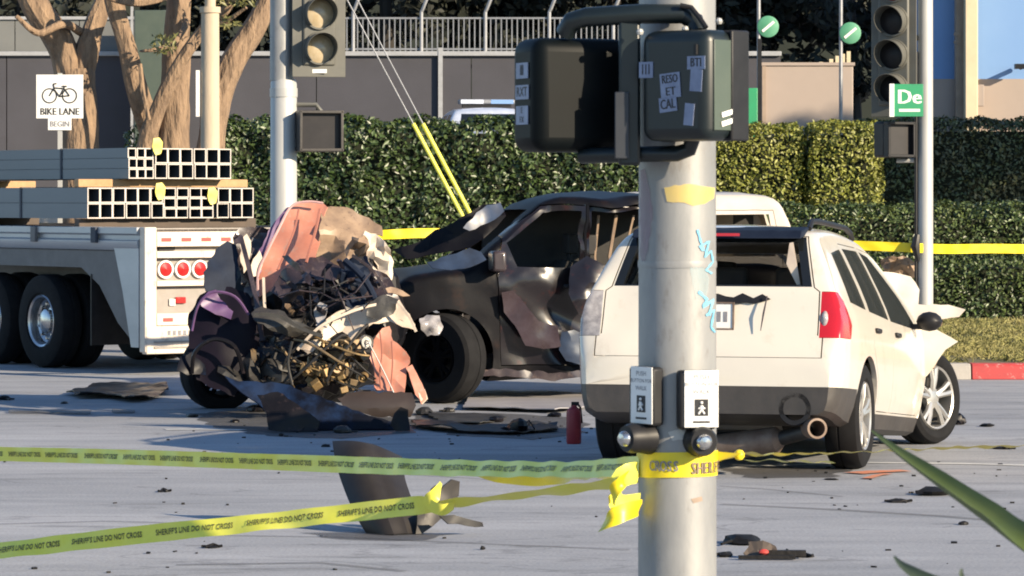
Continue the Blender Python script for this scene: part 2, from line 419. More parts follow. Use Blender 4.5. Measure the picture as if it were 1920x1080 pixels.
mat('mauve_sheet', (0.055, 0.040, 0.044), (0.020, 0.015, 0.018), rough=0.36, scale=5, c3=(0.13, 0.095, 0.085), coat=0.3)
mat('purple_sheet', (0.13, 0.065, 0.17), (0.08, 0.04, 0.10), rough=0.45, scale=5)
mat('navy_sheet', (0.005, 0.009, 0.022), (0.014, 0.022, 0.042), rough=0.65, scale=5, spec=0.15)
mat('black_sheet', (0.004, 0.004, 0.006), (0.010, 0.009, 0.011), rough=0.38, scale=5, spec=0.2, c3=(0.035, 0.026, 0.028))
mat('left_shade', (0.004, 0.004, 0.008), (0.009, 0.006, 0.013), rough=0.5, scale=3, spec=0.12)  # navy-black wing colour holds the shade on the wreck's left side
mat('grey_sheet', (0.055, 0.052, 0.046), (0.028, 0.025, 0.023), rough=0.42, scale=6, bump=0.3, bscale=14)
mat('panel_black', (0.020, 0.017, 0.016), (0.030, 0.026, 0.023), rough=0.45, scale=5, spec=0.3)
mat('floor_brown', (0.045, 0.033, 0.029), (0.032, 0.024, 0.021), rough=0.5, scale=4)
mat('blue_plastic', (0.010, 0.022, 0.058), (0.004, 0.005, 0.010), rough=0.4, scale=3, spec=0.15, sharp=(0.4, 0.55))
mat('engine_brown', (0.17, 0.12, 0.07), (0.26, 0.19, 0.11), rough=0.5, metal=0.5, scale=14, c3=(0.05, 0.04, 0.035))
mat('engine_gold', (0.33, 0.22, 0.09), (0.18, 0.12, 0.06), rough=0.5, metal=0.4, scale=18, c3=(0.4, 0.3, 0.16))
mat('torn_flap', (0.055, 0.040, 0.048), (0.020, 0.009, 0.010), rough=0.25, scale=4, coat=0.4)
mat('wheel_shadow', (0.003, 0.003, 0.004), rough=0.9, spec=0.1)  # near-black rims, the shadow over these wheels put into their colour
mat('engine_dark', (0.012, 0.012, 0.012), (0.035, 0.032, 0.03), rough=0.5, scale=12)
mat('red_paint', (0.30, 0.02, 0.03), (0.22, 0.015, 0.02), rough=0.45)
mat('silver_board', (0.38, 0.36, 0.37), (0.30, 0.29, 0.30), rough=0.5, scale=3, stretch=(0.4, 1, 1))
mat('police_white', (0.55, 0.60, 0.72), rough=0.3, coat=0.5)
mat('trailer_white', (0.70, 0.62, 0.53), (0.60, 0.52, 0.44), rough=0.5, scale=4, c3=(0.38, 0.31, 0.25), stretch=(1, 1, .4))
mat('trailer_rail', (0.42, 0.44, 0.47), (0.34, 0.36, 0.39), rough=0.4, metal=0.4, scale=3, stretch=(0.4, 1, 1))
mat('trailer_grey', (0.15, 0.145, 0.145), (0.11, 0.105, 0.105), rough=0.6, scale=4)
mat('trailer_inner', (0.30, 0.27, 0.25), (0.24, 0.22, 0.20), rough=0.6, scale=6)
mat('reflector_red', (0.55, 0.06, 0.05), (0.46, 0.06, 0.05), rough=0.4)
mat('steel_tube', (0.12, 0.145, 0.18), (0.09, 0.11, 0.14), rough=0.42, metal=0.45, scale=2, stretch=(0.15, 1, 1))
mat('steel_end', (0.50, 0.46, 0.43), (0.42, 0.39, 0.37), rough=0.5, metal=0.2, scale=8)
mat('timber', (0.46, 0.29, 0.15), (0.36, 0.22, 0.11), rough=0.8, scale=4, stretch=(0.3, 3, 3))
mat('timber_dark', (0.07, 0.055, 0.045), (0.10, 0.075, 0.06), rough=0.8, scale=4)
mat('strap', (0.05, 0.06, 0.08), rough=0.7)
mat('tag_yellow', (0.70, 0.62, 0.12), (0.62, 0.55, 0.10), rough=0.5)
mat('agave', (0.055, 0.085, 0.018), (0.085, 0.115, 0.03), rough=0.6, scale=3, spec=0.25)
mat('agave_shade', (0.035, 0.055, 0.04), (0.05, 0.07, 0.05), rough=0.6, spec=0.25)  # shaded copy of the leaf green, shade put into the colour
mat('wire', (0.35, 0.36, 0.38), rough=0.4, metal=0.6)
mat('dash_black', (0.006, 0.006, 0.007), (0.014, 0.013, 0.013), rough=0.6, spec=0.25, bump=0.3, bscale=30)

# ------------------------------------------------------------------ ground, kerb, verge, raised lot
def sheet(name, poly, z, m, kind='structure', parent=None, jag=0):
    mb = MB(); mb.add([(x, y, z) for x, y in poly], [tuple(range(len(poly)))])
    o = part(name, mb, m, parent, flat=True)
    if parent is None: tag(o, kind=kind)
    return o
road = sheet('road', [(-400, -60), (400, -60), (400, 900), (-400, 900)], 0, 'asphalt')
def ground_strip(px, name, m, z=0.004, width=0.1):
    """a mark painted or rubbed along a line of photo pixels on the ground"""
    pts = [G(*p) for p in px]; mb = MB(); vs = []; n = len(pts)
    for i, p in enumerate(pts):
        t = (pts[min(i + 1, n - 1)] - pts[max(i - 1, 0)]).normalized(); s = Vector((-t.y, t.x, 0)) * width / 2 * (1 + 0.3 * noise.noise(p * 3))
        vs += [p + s + Vector((0, 0, z)), p - s + Vector((0, 0, z))]
    mb.add(vs, [(2 * i, 2 * i + 1, 2 * i + 3, 2 * i + 2) for i in range(n - 1)])
    return part(name, mb, m, road, flat=True)
ground_strip([(-60, 985), (200, 978), (420, 984), (600, 992)], 'skid_mark', 'tyre_mark', width=0.05)
ground_strip([(150, 1010), (360, 1004), (640, 1008), (900, 1020), (1180, 1032)], 'skid_mark', 'tyre_mark', width=0.045)
ground_strip([(1350, 946), (1560, 956), (1760, 968), (1960, 985)], 'skid_mark', 'tyre_mark', width=0.09)
ground_strip([(1350, 912), (1440, 918), (1580, 932)], 'skid_mark', 'tyre_mark', width=0.04)
ground_strip([(330, 1060), (600, 1056), (760, 1072)], 'skid_mark', 'tyre_mark', width=0.07)
ground_strip([(310, 806), (380, 805), (455, 807)], 'lane_line', 'white_line', width=0.16)
ground_strip([(560, 882), (760, 890), (1000, 905)], 'skid_mark', 'tyre_mark', width=0.035)
ground_strip([(1345, 878), (1500, 872), (1620, 868), (1800, 870), (1960, 874)], 'lane_line', 'white_line', width=0.12)
ground_strip([(1600, 889), (1640, 886), (1700, 884)], 'spray_mark', 'orange_spray', z=0.008, width=0.16)
ground_strip([(1625, 899), (1645, 893), (1665, 890)], 'spray_mark', 'orange_spray', z=0.009, width=0.07)
ground_strip([(-40, 700), (120, 701), (330, 703)], 'lane_line', 'white_line', width=0.12)

def stain(poly, seed):
    pts = [G(*p) for p in poly]; c = sum(pts, Vector()) / len(pts); v, f = cdt_panel([(p.x - c.x, p.y - c.y) for p in pts], .14, seed, .06)
    part('oil_stain', MB().add([(q.x + c.x, q.y + c.y, .0035 + .0004 * seed) for q in v], f), 'oil_stain', road, flat=True)
stain([(360, 776), (480, 768), (700, 780), (800, 790), (780, 812), (640, 824), (500, 818), (400, 800)], 1)
stain([(780, 772), (950, 776), (1090, 784), (1100, 812), (1000, 826), (860, 818), (780, 800)], 2)
stain([(1350, 880), (1480, 876), (1600, 882), (1560, 896), (1420, 898)], 3)
stain([(560, 1000), (700, 996), (860, 1002), (800, 1014), (640, 1012)], 4)
KY, VX = 39.1, 3.55
kerb = tag(link('kerb', None), kind='structure')
def kerb_block(x0, x1, m):
    mb = MB(); mb.prism([(KY, 0), (KY + 0.03, 0.14), (KY + 0.06, 0.165), (KY + 0.30, 0.165), (KY + 0.30, 0)], 'x', x0, x1)
    part('kerb_block', mb, m, kerb, bevel=0.008)
x = VX
while x < 24:
    x1 = 4.82 if x < 4.82 < x + 1.9 else x + 1.85
    kerb_block(x, x1 - 0.012, 'concrete' if x1 <= 4.83 else 'kerb_red'); x = x1
mb = MB(); mb.prism([(VX, 0), (VX + 0.03, 0.14), (VX + 0.06, 0.162), (VX + 0.3, 0.162), (VX + 0.3, 0)], 'y', KY + 0.302, 66)
part('kerb_block', mb, 'concrete', kerb)

vb = MB(); nx, ny = 60, 40; vs = []
for j in range(ny + 1):
    for i in range(nx + 1):
        X = VX + 0.295 + (60 - VX) * (i / nx) ** 1.6; Y = KY + 0.295 + (66 - KY) * j / ny
        vs.append((X, Y, 0.15 + 0.03 * fbm(Vector((X, Y, 0)), 0.7) * min(1, (Y - KY) / 2)))
vb.add(vs, [(j * (nx + 1) + i, j * (nx + 1) + i + 1, (j + 1) * (nx + 1) + i + 1, (j + 1) * (nx + 1) + i) for j in range(ny) for i in range(nx)])
tag(part('verge', vb, 'grass_soil'), kind='structure')
rs = np.random.RandomState(3); N = 26000
gp = np.stack([rs.uniform(3.9, 9.5, N), rs.uniform(39.45, 52.8, N), np.full(N, 0.165)], 1)
keep = np.array([noise.noise(Vector((a * 0.9, b * 0.5, 0))) > -0.28 for a, b, _ in gp]); gp = gp[keep]
gp[:, 2] += rs.uniform(0, 0.03, len(gp))
o = part('grass', leaves(gp, np.tile([0.2, -1.0, 0.1], (len(gp), 1)), 0.10, 0.5, 4, 0.16, 0.0), 'grass_blade', flat=True)
tag(o, 'short dry yellow green grass on the verge behind the red kerb', 'grass', kind='stuff')

mb = MB(); mb.box((-6.9, 71.3, 1.02), (26, 9, 2.04)); tag(part('raised_lot', mb, 'concrete'), kind='structure')
mb = MB(); vs = []
for i in range(61):
    X = -60 + 2 * i
    vs += [(X, 112, -1), (X, 118, 13 + 2.5 * fbm(Vector((X, 0, 0)), 0.06)), (X, 140, 16)]
mb.add(vs, [(3 * i + k, 3 * i + 3 + k, 3 * i + 4 + k, 3 * i + 1 + k) for i in range(60) for k in range(2)])
tag(part('hill', mb, 'hill'), kind='structure')

# ------------------------------------------------------------------ wall, fence on it, buildings behind
WY = 73.5
wz = H + 265 * WY / F
t = thing('boundary_wall', 'long dark grey concrete wall behind the hedge and trees', 'wall', (0, WY, 0))
x = -13.0
while x < 5.2:
    w = 3.05
    mb = MB(); mb.box((x + w / 2, 0.15, wz / 2), (w - 0.02, 0.3, wz)); part('wall_panel', mb, 'wall_grey', t)
    x += w
mb = MB(); mb.box((-3.9, 0.12, wz + 0.045), (18.4, 0.42, 0.09)); part('coping', mb, 'wall_cap', t, bevel=0.01)
for px in (826,):
    mb = MB(); mb.box((W(px, 0, WY).x, -0.06, wz / 2 + 0.08), (0.085, 0.085, wz + 0.16)); part('pilaster', mb, 'wall_cap', t)
t = thing('picket_fence', 'pale grey metal picket fence with angled arms on top of the wall', 'fence', (0, WY, wz + 0.09))
x = W(640, 0, WY).x; pick = None; xe = W(1200, 0, WY).x; i = 0
mb = MB(); mb.box(((x + xe) / 2, 0.1, 0.66), (xe - x, 0.035, 0.035)); part('rail', mb, 'fence_grey', t)
mb = MB(); mb.box(((x + xe) / 2, 0.1, 0.05), (xe - x, 0.035, 0.035)); part('rail', mb, 'fence_grey', t)
while x < xe:
    if pick is None:
        mb = MB(); mb.box((0, 0.1, 0.335), (0.024, 0.024, 0.67)); pick = part('picket', mb, 'fence_grey', t, flat=True); o = pick
    else:
        o = pick.copy(); col.objects.link(o)
    o.location.x = x; x += 0.105; i += 1
for k, px in enumerate((662, 790, 910, 1030, 1150)):
    X = W(px, 0, WY).x; s = 1 if k % 2 else 1
    mb = MB(); mb.tube([(X, 0.06, -0.05), (X, 0.06, 0.78), (X + 0.03, 0.02, 0.84), (X + 0.11 * s, -0.05, 1.04)], 0.034, 8); part('post', mb, 'wall_cap', t)
t = thing('metal_parapet', 'plain grey panel fence on top of the wall at the left edge', 'fence', (-9.5, WY, wz + 0.09))
for k in range(4):
    mb = MB(); mb.box((-2.2 + k * 1.27, 0.1, 0.32), (1.25, 0.06, 0.62)); part('panel', mb, 'parapet', t)
mb = MB(); mb.box((-0.3, 0.08, 0.66), (5.2, 0.12, 0.06)); part('top_rail', mb, 'wall_cap', t)
t = thing('green_container', 'dark green cabinet behind the left tree trunks on the wall', 'cabinet', (W(290, 0, 72.6).x, 72.6, 2.04))
mb = MB(); mb.box((0, 0, 1.75), (0.75, 0.5, 3.5)); part('cabinet_body', mb, 'signal_side', t, bevel=0.02)
mb = MB(); mb.box((-0.42, -0.2, 1.8), (0.05, 0.05, 3.6)); part('corner_post', mb, 'wall_cap', t)

t = thing('garden_wall', 'pink beige plastered wall block above the yellow green hedge', 'wall', (W(1515, 0, 71).x, 71, 0))
zz = H + 247 * 71 / F
mb = MB(); mb.box((0, 0.2, zz / 2), (1.72, 0.4, zz)); part('wall_body', mb, 'pink_wall', t, bevel=0.02)
mb = MB(); mb.box((0, 0.2, zz + 0.03), (1.78, 0.46, 0.06)); part('coping', mb, 'pink_wall', t)
mb = MB(); mb.box((-0.84, -0.03, zz / 2), (0.07, 0.06, zz - 0.02)); part('edge_strip', mb, 'tan_wall', t)
t = thing('board_fence', 'short row of sunlit cream fence boards above the pink wall', 'fence', (W(1570, 0, 73).x, 73, 0))
for k, (dx, h) in enumerate(((-0.32, 0.06), (-0.12, 0.12), (0.0, 0.18), (0.11, 0.22), (0.22, 0.27))):
    mb = MB(); mb.box((dx, 0, (zz + h) / 2 + 0.04), (0.075, 0.04, zz + h + 0.08)); part('board', mb, 'cream_column', t)

BY = 76.0
def bx(px): return (px - 960) / F * BY
def bz(py): return H - (py - HZ) / F * BY
t = thing('building', 'pink and blue building with cream column at the right edge', 'building', (bx(1850), BY, 0))
X0 = t.location.x
mb = MB(); mb.box((bx(2030) - X0, 2, bz(148) / 2), (bx(2300) - bx(1700), 4, bz(148))); part('lower_wall', mb, 'pink_wall', t)
mb = MB(); mb.box((bx(2020) - X0, 2.1, (bz(148) + 9) / 2), (bx(2300) - bx(1740), 3.9, 9 - bz(148) - 0.01)); part('upper_wall', mb, 'blue_wall', t)
mb = MB(); mb.box((bx(1816) - X0, -0.25, 4.5), (bx(1828) - bx(1804), 0.5, 9)); part('column', mb, 'cream_column', t, bevel=0.02)
mb = MB(); mb.box((bx(1797) - X0, -0.1, 4.5), (bx(1804) - bx(1789) - 0.01, 0.3, 9)); part('pilaster', mb, 'tan_wall', t)
mb = MB(); mb.box((bx(1832) - X0, -0.3, bz(180)), (bx(1838) - bx(1822), 0.3, bz(160) - bz(200))); part('bracket', mb, 'pink_wall', t, bevel=0.01)
mb = MB(); mb.tube([(bx(1912) - X0, 0.02, bz(125)), (bx(1912) - X0, -0.35, bz(125)), (bx(1908) - X0, -0.42, bz(128))], 0.05, 8); mb.box((bx(1910) - X0, -0.45, bz(126)), (0.28, 0.2, 0.1)); part('wall_lamp', mb, 'black_plastic', t)
for k, py in enumerate((65, 80)):
    mb = MB(); mb.box((bx(1792) - X0, -0.262, bz(py)), (0.14, 0.02, 0.06)); part('plaque', mb, 'tan_wall', t)

def round_sign(px, py, d, lab):
    p = W(px, py, d); t = thing('round_sign', lab, 'sign', (p.x, d, 0), 0, 'round green signs')
    mb = MB(); mb.tube([(-0.17, 0.02, 0), (-0.17, 0.02, p.z + 0.8)], 0.035, 8); part('post', mb, 'fence_grey', t)
    mb = MB(); mb.lathe([(0.001, -0.05), (0.17, -0.045), (0.2, -0.03), (0.2, 0.0), (0.001, 0.0)], 'y', 24, Matrix.Translation((0, 0, p.z))); part('disc', mb, 'banner_green', t)
    mb = MB(); mb.box((0, -0.055, p.z), (0.28, 0.006, 0.05)); mb.xf(Matrix.Translation((0, 0, p.z)) @ Matrix.Rotation(R(-40), 4, 'Y') @ Matrix.Translation((0, 0, -p.z))); part('stripe', mb, 'white_paint_sign', t)
round_sign(1440, 50, 69, 'round green sign on a thin post above the left end of pink wall')
round_sign(1594, 62, 69, 'round green sign just left of the right traffic signal')
t = thing('advert_sign', 'upright green panel seen just right of the near pedestrian signals', 'sign', (W(1408, 0, 68).x, 68, 0))
mb = MB(); mb.box((0, 0, 1.95), (0.24, 0.06, 3.9)); part('panel', mb, 'sign_green', t, bevel=0.01)
mb = MB(); mb.box((0.16, 0.02, 2.4), (0.07, 0.07, 4.8)); part('post', mb, 'black_plastic', t)

# ------------------------------------------------------------------ hedges
def hedge(name, lab, x0, x1, y0, y1, z0, z1, m, size, dens, seed, wav=0.12, cat='hedge', taper=0.0):
    t = thing(name, lab, cat, ((x0 + x1) / 2, (y0 + y1) / 2, z0))
    rs = np.random.RandomState(seed); cx, cy = (x0 + x1) / 2, (y0 + y1) / 2
    w, dp, h = x1 - x0, y1 - y0, z1 - z0; P = []; Nn = []
    for face, area in (('f', w * h), ('t', w * dp), ('l', dp * h), ('r', dp * h), ('b', w * h * 0.25)):
        n = int(area * dens); u = rs.uniform(-.5, .5, n); v = rs.uniform(-.5, .5, n)
        if face in 'fb':
            s = -1 if face == 'f' else 1
            p = np.stack([u * w, np.full(n, s * dp / 2), (v + .5) * h], 1); nn = np.tile([0, s, 0.15], (n, 1))
        elif face == 't':
            p = np.stack([u * w, v * dp, np.full(n, h)], 1); nn = np.tile([0, 0, 1.0], (n, 1))
        else:
            s = -1 if face == 'l' else 1
            p = np.stack([np.full(n, s * w / 2), u * dp, (v + .5) * h], 1); nn = np.tile([s, 0, 0.15], (n, 1))
        P.append(p); Nn.append(nn.astype(float))
    P = np.concatenate(P); Nn = np.concatenate(Nn)
    # rounded, uneven clipped surface with hollows
    nzv = np.array([noise.fractal(Vector((a + seed, b * 1.0, c)) * 1.6, 1.0, 2.0, 3) for a, b, c in P])
    dep = rs.exponential(0.05, len(P)) - 0.05
    P = P + Nn * (nzv * wav)[:, None] - Nn * dep[:, None]
    edge = np.clip((P[:, 2] - (h - 0.18)) / 0.18, 0, 1); P[:, 1] *= 1 - 0.10 * edge; P[:, 0] *= 1 - 0.012 * edge
    P[:, 2] = np.maximum(P[:, 2], 0.02)
    part('foliage', leaves(P, Nn, size, 0.75, seed), m, t, flat=True, kind='stuff')
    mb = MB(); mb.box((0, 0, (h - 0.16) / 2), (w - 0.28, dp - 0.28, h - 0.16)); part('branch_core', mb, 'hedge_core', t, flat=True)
    return t
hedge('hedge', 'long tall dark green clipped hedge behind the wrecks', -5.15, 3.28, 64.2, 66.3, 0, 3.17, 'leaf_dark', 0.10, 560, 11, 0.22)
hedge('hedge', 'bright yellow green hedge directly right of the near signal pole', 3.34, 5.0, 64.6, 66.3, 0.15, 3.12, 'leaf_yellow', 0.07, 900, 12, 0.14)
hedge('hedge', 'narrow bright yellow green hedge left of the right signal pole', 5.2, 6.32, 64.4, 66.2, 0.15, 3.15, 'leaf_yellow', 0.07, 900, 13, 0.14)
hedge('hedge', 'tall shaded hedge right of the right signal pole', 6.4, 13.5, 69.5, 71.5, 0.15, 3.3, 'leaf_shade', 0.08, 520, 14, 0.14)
hedge('hedge', 'low green hedge row below the yellow tape on the grass verge', 4.9, 10.5, 52.9, 54.3, 0.15, 1.06, 'leaf_low', 0.062, 1000, 15, 0.08)
hedge('hedge', 'upper low hedge row above the yellow tape on the verge', 3.9, 10.8, 57.6, 59.2, 0.15, 1.73, 'leaf_low', 0.066, 850, 16, 0.1)
hedge('shrub', 'small pale shrub at the foot of the left tree trunks', -5.45, -5.0, 53.2, 53.8, 0, 2.85, 'leaf_low', 0.07, 500, 17, 0.12, 'shrub')

# ------------------------------------------------------------------ trees
def limb(pts, d, rpx, n=10, wob=0.02):
    out = [W(x, y, dd) for (x, y), dd in zip(pts, d if isinstance(d, list) else [d] * len(pts))]
    # resample with a smooth curve
    P = []; RR = []
    rs_ = rpx if isinstance(rpx, list) else [rpx] * len(pts)
    for i in range(len(out) - 1):
        p0, p1, p2, p3 = out[max(i - 1, 0)], out[i], out[i + 1], out[min(i + 2, len(out) - 1)]
        for k in range(6):
            s = k / 6
            q = 0.5 * ((2 * p1) + (p2 - p0) * s + (2 * p0 - 5 * p1 + 4 * p2 - p3) * s * s + (3 * p1 - p0 - 3 * p2 + p3) * s ** 3)
            P.append(q + Vector((noise.noise(q * 2), noise.noise(q * 2 + Vector((9, 0, 0))), 0)) * wob)
            RR.append((rs_[i] + (rs_[i + 1] - rs_[i]) * s) * (1 + 0.14 * noise.noise(q * 3)) * 52 / F)
    P.append(out[-1]); RR.append(rs_[-1] * 52 / F)
    return MB().tube(P, RR, n)
def crown(t, c, r, n, size, m, seed, clumps=40):
    rs = np.random.RandomState(seed); P = []; Nn = []
    for k in range(clumps):
        dv = rs.normal(0, 1, 3); dv /= np.linalg.norm(dv); q = np.array(c) + dv * np.array(r) * rs.uniform(0.35, 1.0) ** 0.6
        rr = rs.uniform(0.16, 0.34) * min(r) * 1.1; m_ = n // clumps
        e = rs.normal(0, 1, (m_, 3)); e /= np.linalg.norm(e, axis=1, keepdims=True)
        P.append(q + e * rr * rs.uniform(0.5, 1.0, (m_, 1)) * [1.2, 1.2, 0.8]); Nn.append(e)
    me = leaves(np.concatenate(P), np.concatenate(Nn), size, 0.6, seed)
    return part('crown', me, m, t, world=True, flat=True, kind='stuff')
TY = 52
b = W(152, 0, TY)
t = thing('tree', 'forked pale barked tree behind the bike lane sign', 'tree', (b.x, TY, 0))
part('trunk', limb([(154, 630), (152, 420), (150, 270), (147, 190), (143, 128)], TY, [46, 40, 37, 36, 34], 14), 'bark', t, world=True)
part('limb', limb([(138, 150), (112, 80), (72, 20), (20, -70), (-30, -200)], [TY, TY - 0.1, TY - 0.3, TY - 0.5, TY - 0.6], [30, 28, 25, 20, 12]), 'bark', t, world=True)
part('limb', limb([(150, 145), (168, 75), (192, 10), (225, -90), (240, -230)], [TY, TY, TY + 0.2, TY + 0.3, TY + 0.5], [26, 21, 18, 15, 9]), 'bark', t, world=True)
part('branch', limb([(152, 60), (118, 45), (70, 62), (30, 30)], [TY, TY - .5, TY - .8, TY - 1], [9, 8, 6, 4]), 'bark', t, world=True)
crown(t, (b.x + 0.2, TY + 0.5, 9.6), (2.6, 2.4, 2.2), 5200, 0.17, 'leaf_low', 31)
b = W(335, 0, TY)
t = thing('tree', 'many trunked pale barked tree beside the beige post', 'tree', (b.x, TY, 0))
part('trunk', limb([(318, 630), (322, 420), (326, 250), (328, 130), (334, 20), (345, -120)], TY, [46, 38, 30, 27, 24, 18], 14), 'bark', t, world=True)
part('limb', limb([(300, 430), (286, 270), (262, 180), (238, 90), (214, 0), (190, -130)], [TY, TY, TY - .3, TY - .5, TY - .6, TY - .8], [24, 22, 20, 18, 17, 11]), 'bark', t, world=True)
part('limb', limb([(266, 300), (292, 215), (330, 130), (378, 60), (430, 8), (470, -90)], [TY - .6, TY - .7, TY - .8, TY - .8, TY - .9, TY - 1], [16, 15, 13, 11, 9, 6]), 'bark', t, world=True)
part('limb', limb([(372, 470), (392, 300), (408, 190), (436, 115), (482, 45), (520, -40), (540, -160)], [TY + .3, TY + .3, TY + .3, TY + .3, TY + .4, TY + .5, TY + .6], [32, 26, 25, 25, 23, 19, 12]), 'bark', t, world=True)
part('branch', limb([(262, 120), (268, 170), (280, 225)], TY - .9, [4, 5, 4], 6), 'bark', t, world=True)
part('branch', limb([(350, 40), (330, 78), (296, 92), (262, 96)], [TY - .2, TY - .7, TY - 1, TY - 1.1], [7, 5, 4, 2], 6), 'bark', t, world=True)
part('branch', limb([(378, 55), (420, 42), (462, 14)], [TY - .8, TY - 1, TY - 1.2], [6, 5, 3], 6), 'bark', t, world=True)
part('branch', limb([(190, -10), (260, 4), (330, -12)], [TY - 1, TY - 1, TY - .6], [8, 9, 8], 6), 'bark', t, world=True)
crown(t, (b.x + 0.3, TY + 0.3, 9.4), (3.0, 2.6, 2.3), 6500, 0.17, 'leaf_low', 32)
rs = np.random.RandomState(5)
P = np.concatenate([np.array([W(rs.uniform(c0, c1), rs.uniform(r0, r1), TY - 1.1 + rs.normal(0, .2)) for _ in range(n)]) for c0, c1, r0, r1, n in ((395, 480, -60, 12, 260), (395, 450, 30, 52, 40), (285, 330, 66, 100, 60))])
part('leaf_sprays', leaves(P, np.tile([0, -1.0, .2], (len(P), 1)), 0.11, 0.8, 6, 0.3), 'leaf_palm', t, world=True, flat=True, kind='stuff')

def back_tree(px, d, cr, seed, lab, h):
    X = (px - 960) / F * d; t = thing('tree', lab, 'tree', (X, d, 0), 0, 'dark trees behind the wall')
    part('trunk', MB().tube([(X, d, 0), (X + .1, d, h * .5), (X, d, h)], [0.28, 0.22, 0.1], 9), 'bark_dark', t, world=True)
    crown(t, (X, d, h), cr, 5200, 0.30, 'leaf_back_shade', seed, 60)
for k, (px, d, cr, h, lab) in enumerate((
    (40, 84, (3.0, 2.2, 3.4), 7.6, 'dark tree behind the wall at the far left edge'),
    (270, 86, (2.8, 2.2, 3.6), 7.8, 'dark tree behind the wall and the many trunked tree'),
    (470, 85, (2.6, 2.2, 3.3), 7.4, 'dark tree behind the wall beside the left signal pole'),
    (720, 84, (2.7, 2.2, 3.5), 7.6, 'dark tree behind the picket fence right of the left signal'),
    (930, 85, (2.9, 2.2, 3.6), 7.8, 'dark tree behind the fence above the police car'),
    (1150, 84, (2.7, 2.2, 3.5), 7.5, 'dark tree behind the near pedestrian signals'),
    (1390, 85, (2.7, 2.2, 3.6), 7.4, 'dark tree between the near signal pole and the round signs'),
    (1590, 84, (2.5, 2.2, 3.6), 7.4, 'dark tree behind the pink wall'))):
    back_tree(px, d, cr, 50 + k, lab, h)
# unseen tree added on the right so its crown shades the right-hand hedge
sc_ = Vector((10.0, 70.5, 2.1)) + to_sun * 24
t = thing('tree', 'large leafy tree added out of view to shade the right hedge', 'tree', (sc_.x, sc_.y, 0.1))
part('trunk', MB().tube([(sc_.x, sc_.y, 0.1), (sc_.x - .1, sc_.y + .1, 4), (sc_.x + .2, sc_.y, 8), (sc_.x, sc_.y, sc_.z + 1)], [0.4, 0.33, 0.25, 0.12], 12), 'bark', t, world=True)
crown(t, tuple(sc_), (4.6, 3.6, 2.7), 15000, 0.42, 'leaf_low', 70, 120)

# ------------------------------------------------------------------ bike lane sign, beige post, guy wires
SY = 47.6; k = SY / F
p = W(112, 181, SY)
t = thing('bike_lane_sign', 'white square bike lane sign on a thin post behind the trailer load', 'sign', (p.x, SY, 0))
mb = MB(); mb.box((0, 0, p.z), (88 * k, 0.004, 82 * k)); sp = part('sign_plate', mb, 'white_paint_sign', t, bevel=0.0015)
Mz = Matrix.Translation((0, -0.0045, p.z)) @ Matrix.Rotation(R(90), 4, 'X')
part('lettering', face_mb_mesh(text_mb('BIKE LANE', 0.125, Mz @ Matrix.Translation((0, -0.195, 0)), 0.004, 0.86)), 'ink', sp, flat=True)
mb = MB()
for cx in (-0.13, 0.125):
    mb.lathe([(0.082, -0.006), (0.098, -0.006), (0.098, -0.004), (0.082, -0.004)], 'y', 24, Matrix.Translation((cx, 0, p.z + 0.01)), True)
def ln(a, c, w=0.009): mb.tube([(a[0], -0.005, p.z + a[1]), (c[0], -0.005, p.z + c[1])], w, 6)
for a, c in (((-0.13, 0.01), (-0.07, 0.11)), ((-0.07, 0.11), (0.06, 0.10)), ((-0.075, 0.10), (0.0, -0.0)), ((0.0, 0.0), (0.06, 0.12)), ((0.0, 0.0), (0.125, 0.01)), ((0.06, 0.10), (0.125, 0.01)), ((-0.07, 0.11), (-0.08, 0.16)), ((0.03, 0.13), (0.09, 0.13)), ((-0.08, 0.16), (-0.04, 0.165))): ln(a, c)
part('bicycle_symbol', mb, 'ink', sp)
p2 = W(112, 233, SY)
mb = MB(); mb.box((0, 0, p2.z), (44 * k, 0.004, 22 * k)); pq = part('plaque', mb, 'white_paint_sign', t, bevel=0.0015)
part('lettering', face_mb_mesh(text_mb('BEGIN', 0.10, Matrix.Translation((0, -0.0045, p2.z)) @ Matrix.Rotation(R(90), 4, 'X'), 0.003, 0.9)), 'ink_faded', pq, flat=True)
mb = MB(); mb.box((0, 0.035, (p.z + .3) / 2), (0.055, 0.05, p.z + .3)); part('post', mb, 'galv_pale', t)
p = W(394, 0, 50)
t = thing('utility_post', 'plain beige round post in front of the many trunked tree', 'post', (p.x, 50, 0))
mb = MB(); mb.tube([(0, 0, 0), (0, 0, 2.5), (0, 0, 4.4)], [0.135, 0.128, 0.12], 18); mb.tube([(0, 0, 4.4), (0, 0, 9)], [0.075, 0.065], 14); part('shaft', mb, 'post_beige', t)
mb = MB(); mb.tube([(0, 0, 4.38), (0, 0, 4.46)], 0.14, 18); part('collar', mb, 'post_beige', t)
mb = MB(); mb.box((-0.16, -0.05, 3.3), (0.05, 0.03, 0.62)); part('marker_strip', mb, 'white_paint_sign', t)
def guy(x0, x1, lab):
    GY = 60
    a = W(x0 + (593 - 405) * 0.53, 593, GY); a.z = 0; c = W(x1, 60, GY); dv = (c - a); e = a + dv * 2.0
    t = thing('guy_wire', lab, 'wire', a, 0, 'guy wires')
    mb = MB(); mb.tube([Vector((0, 0, 0)), e - a], 0.011, 6); part('wire', mb, 'wire', t)
    q0 = dv * 0.02; q1 = dv * ((593 - 232) / (593 - 60)); mb = MB(); mb.tube([q0, q1], 0.032, 8); part('guard', mb, 'tape_lime', t)
guy(868, 683, 'guy wire with yellow guard, left one of the slanting pair')
guy(884, 702, 'guy wire with yellow guard, right one of the slanting pair')

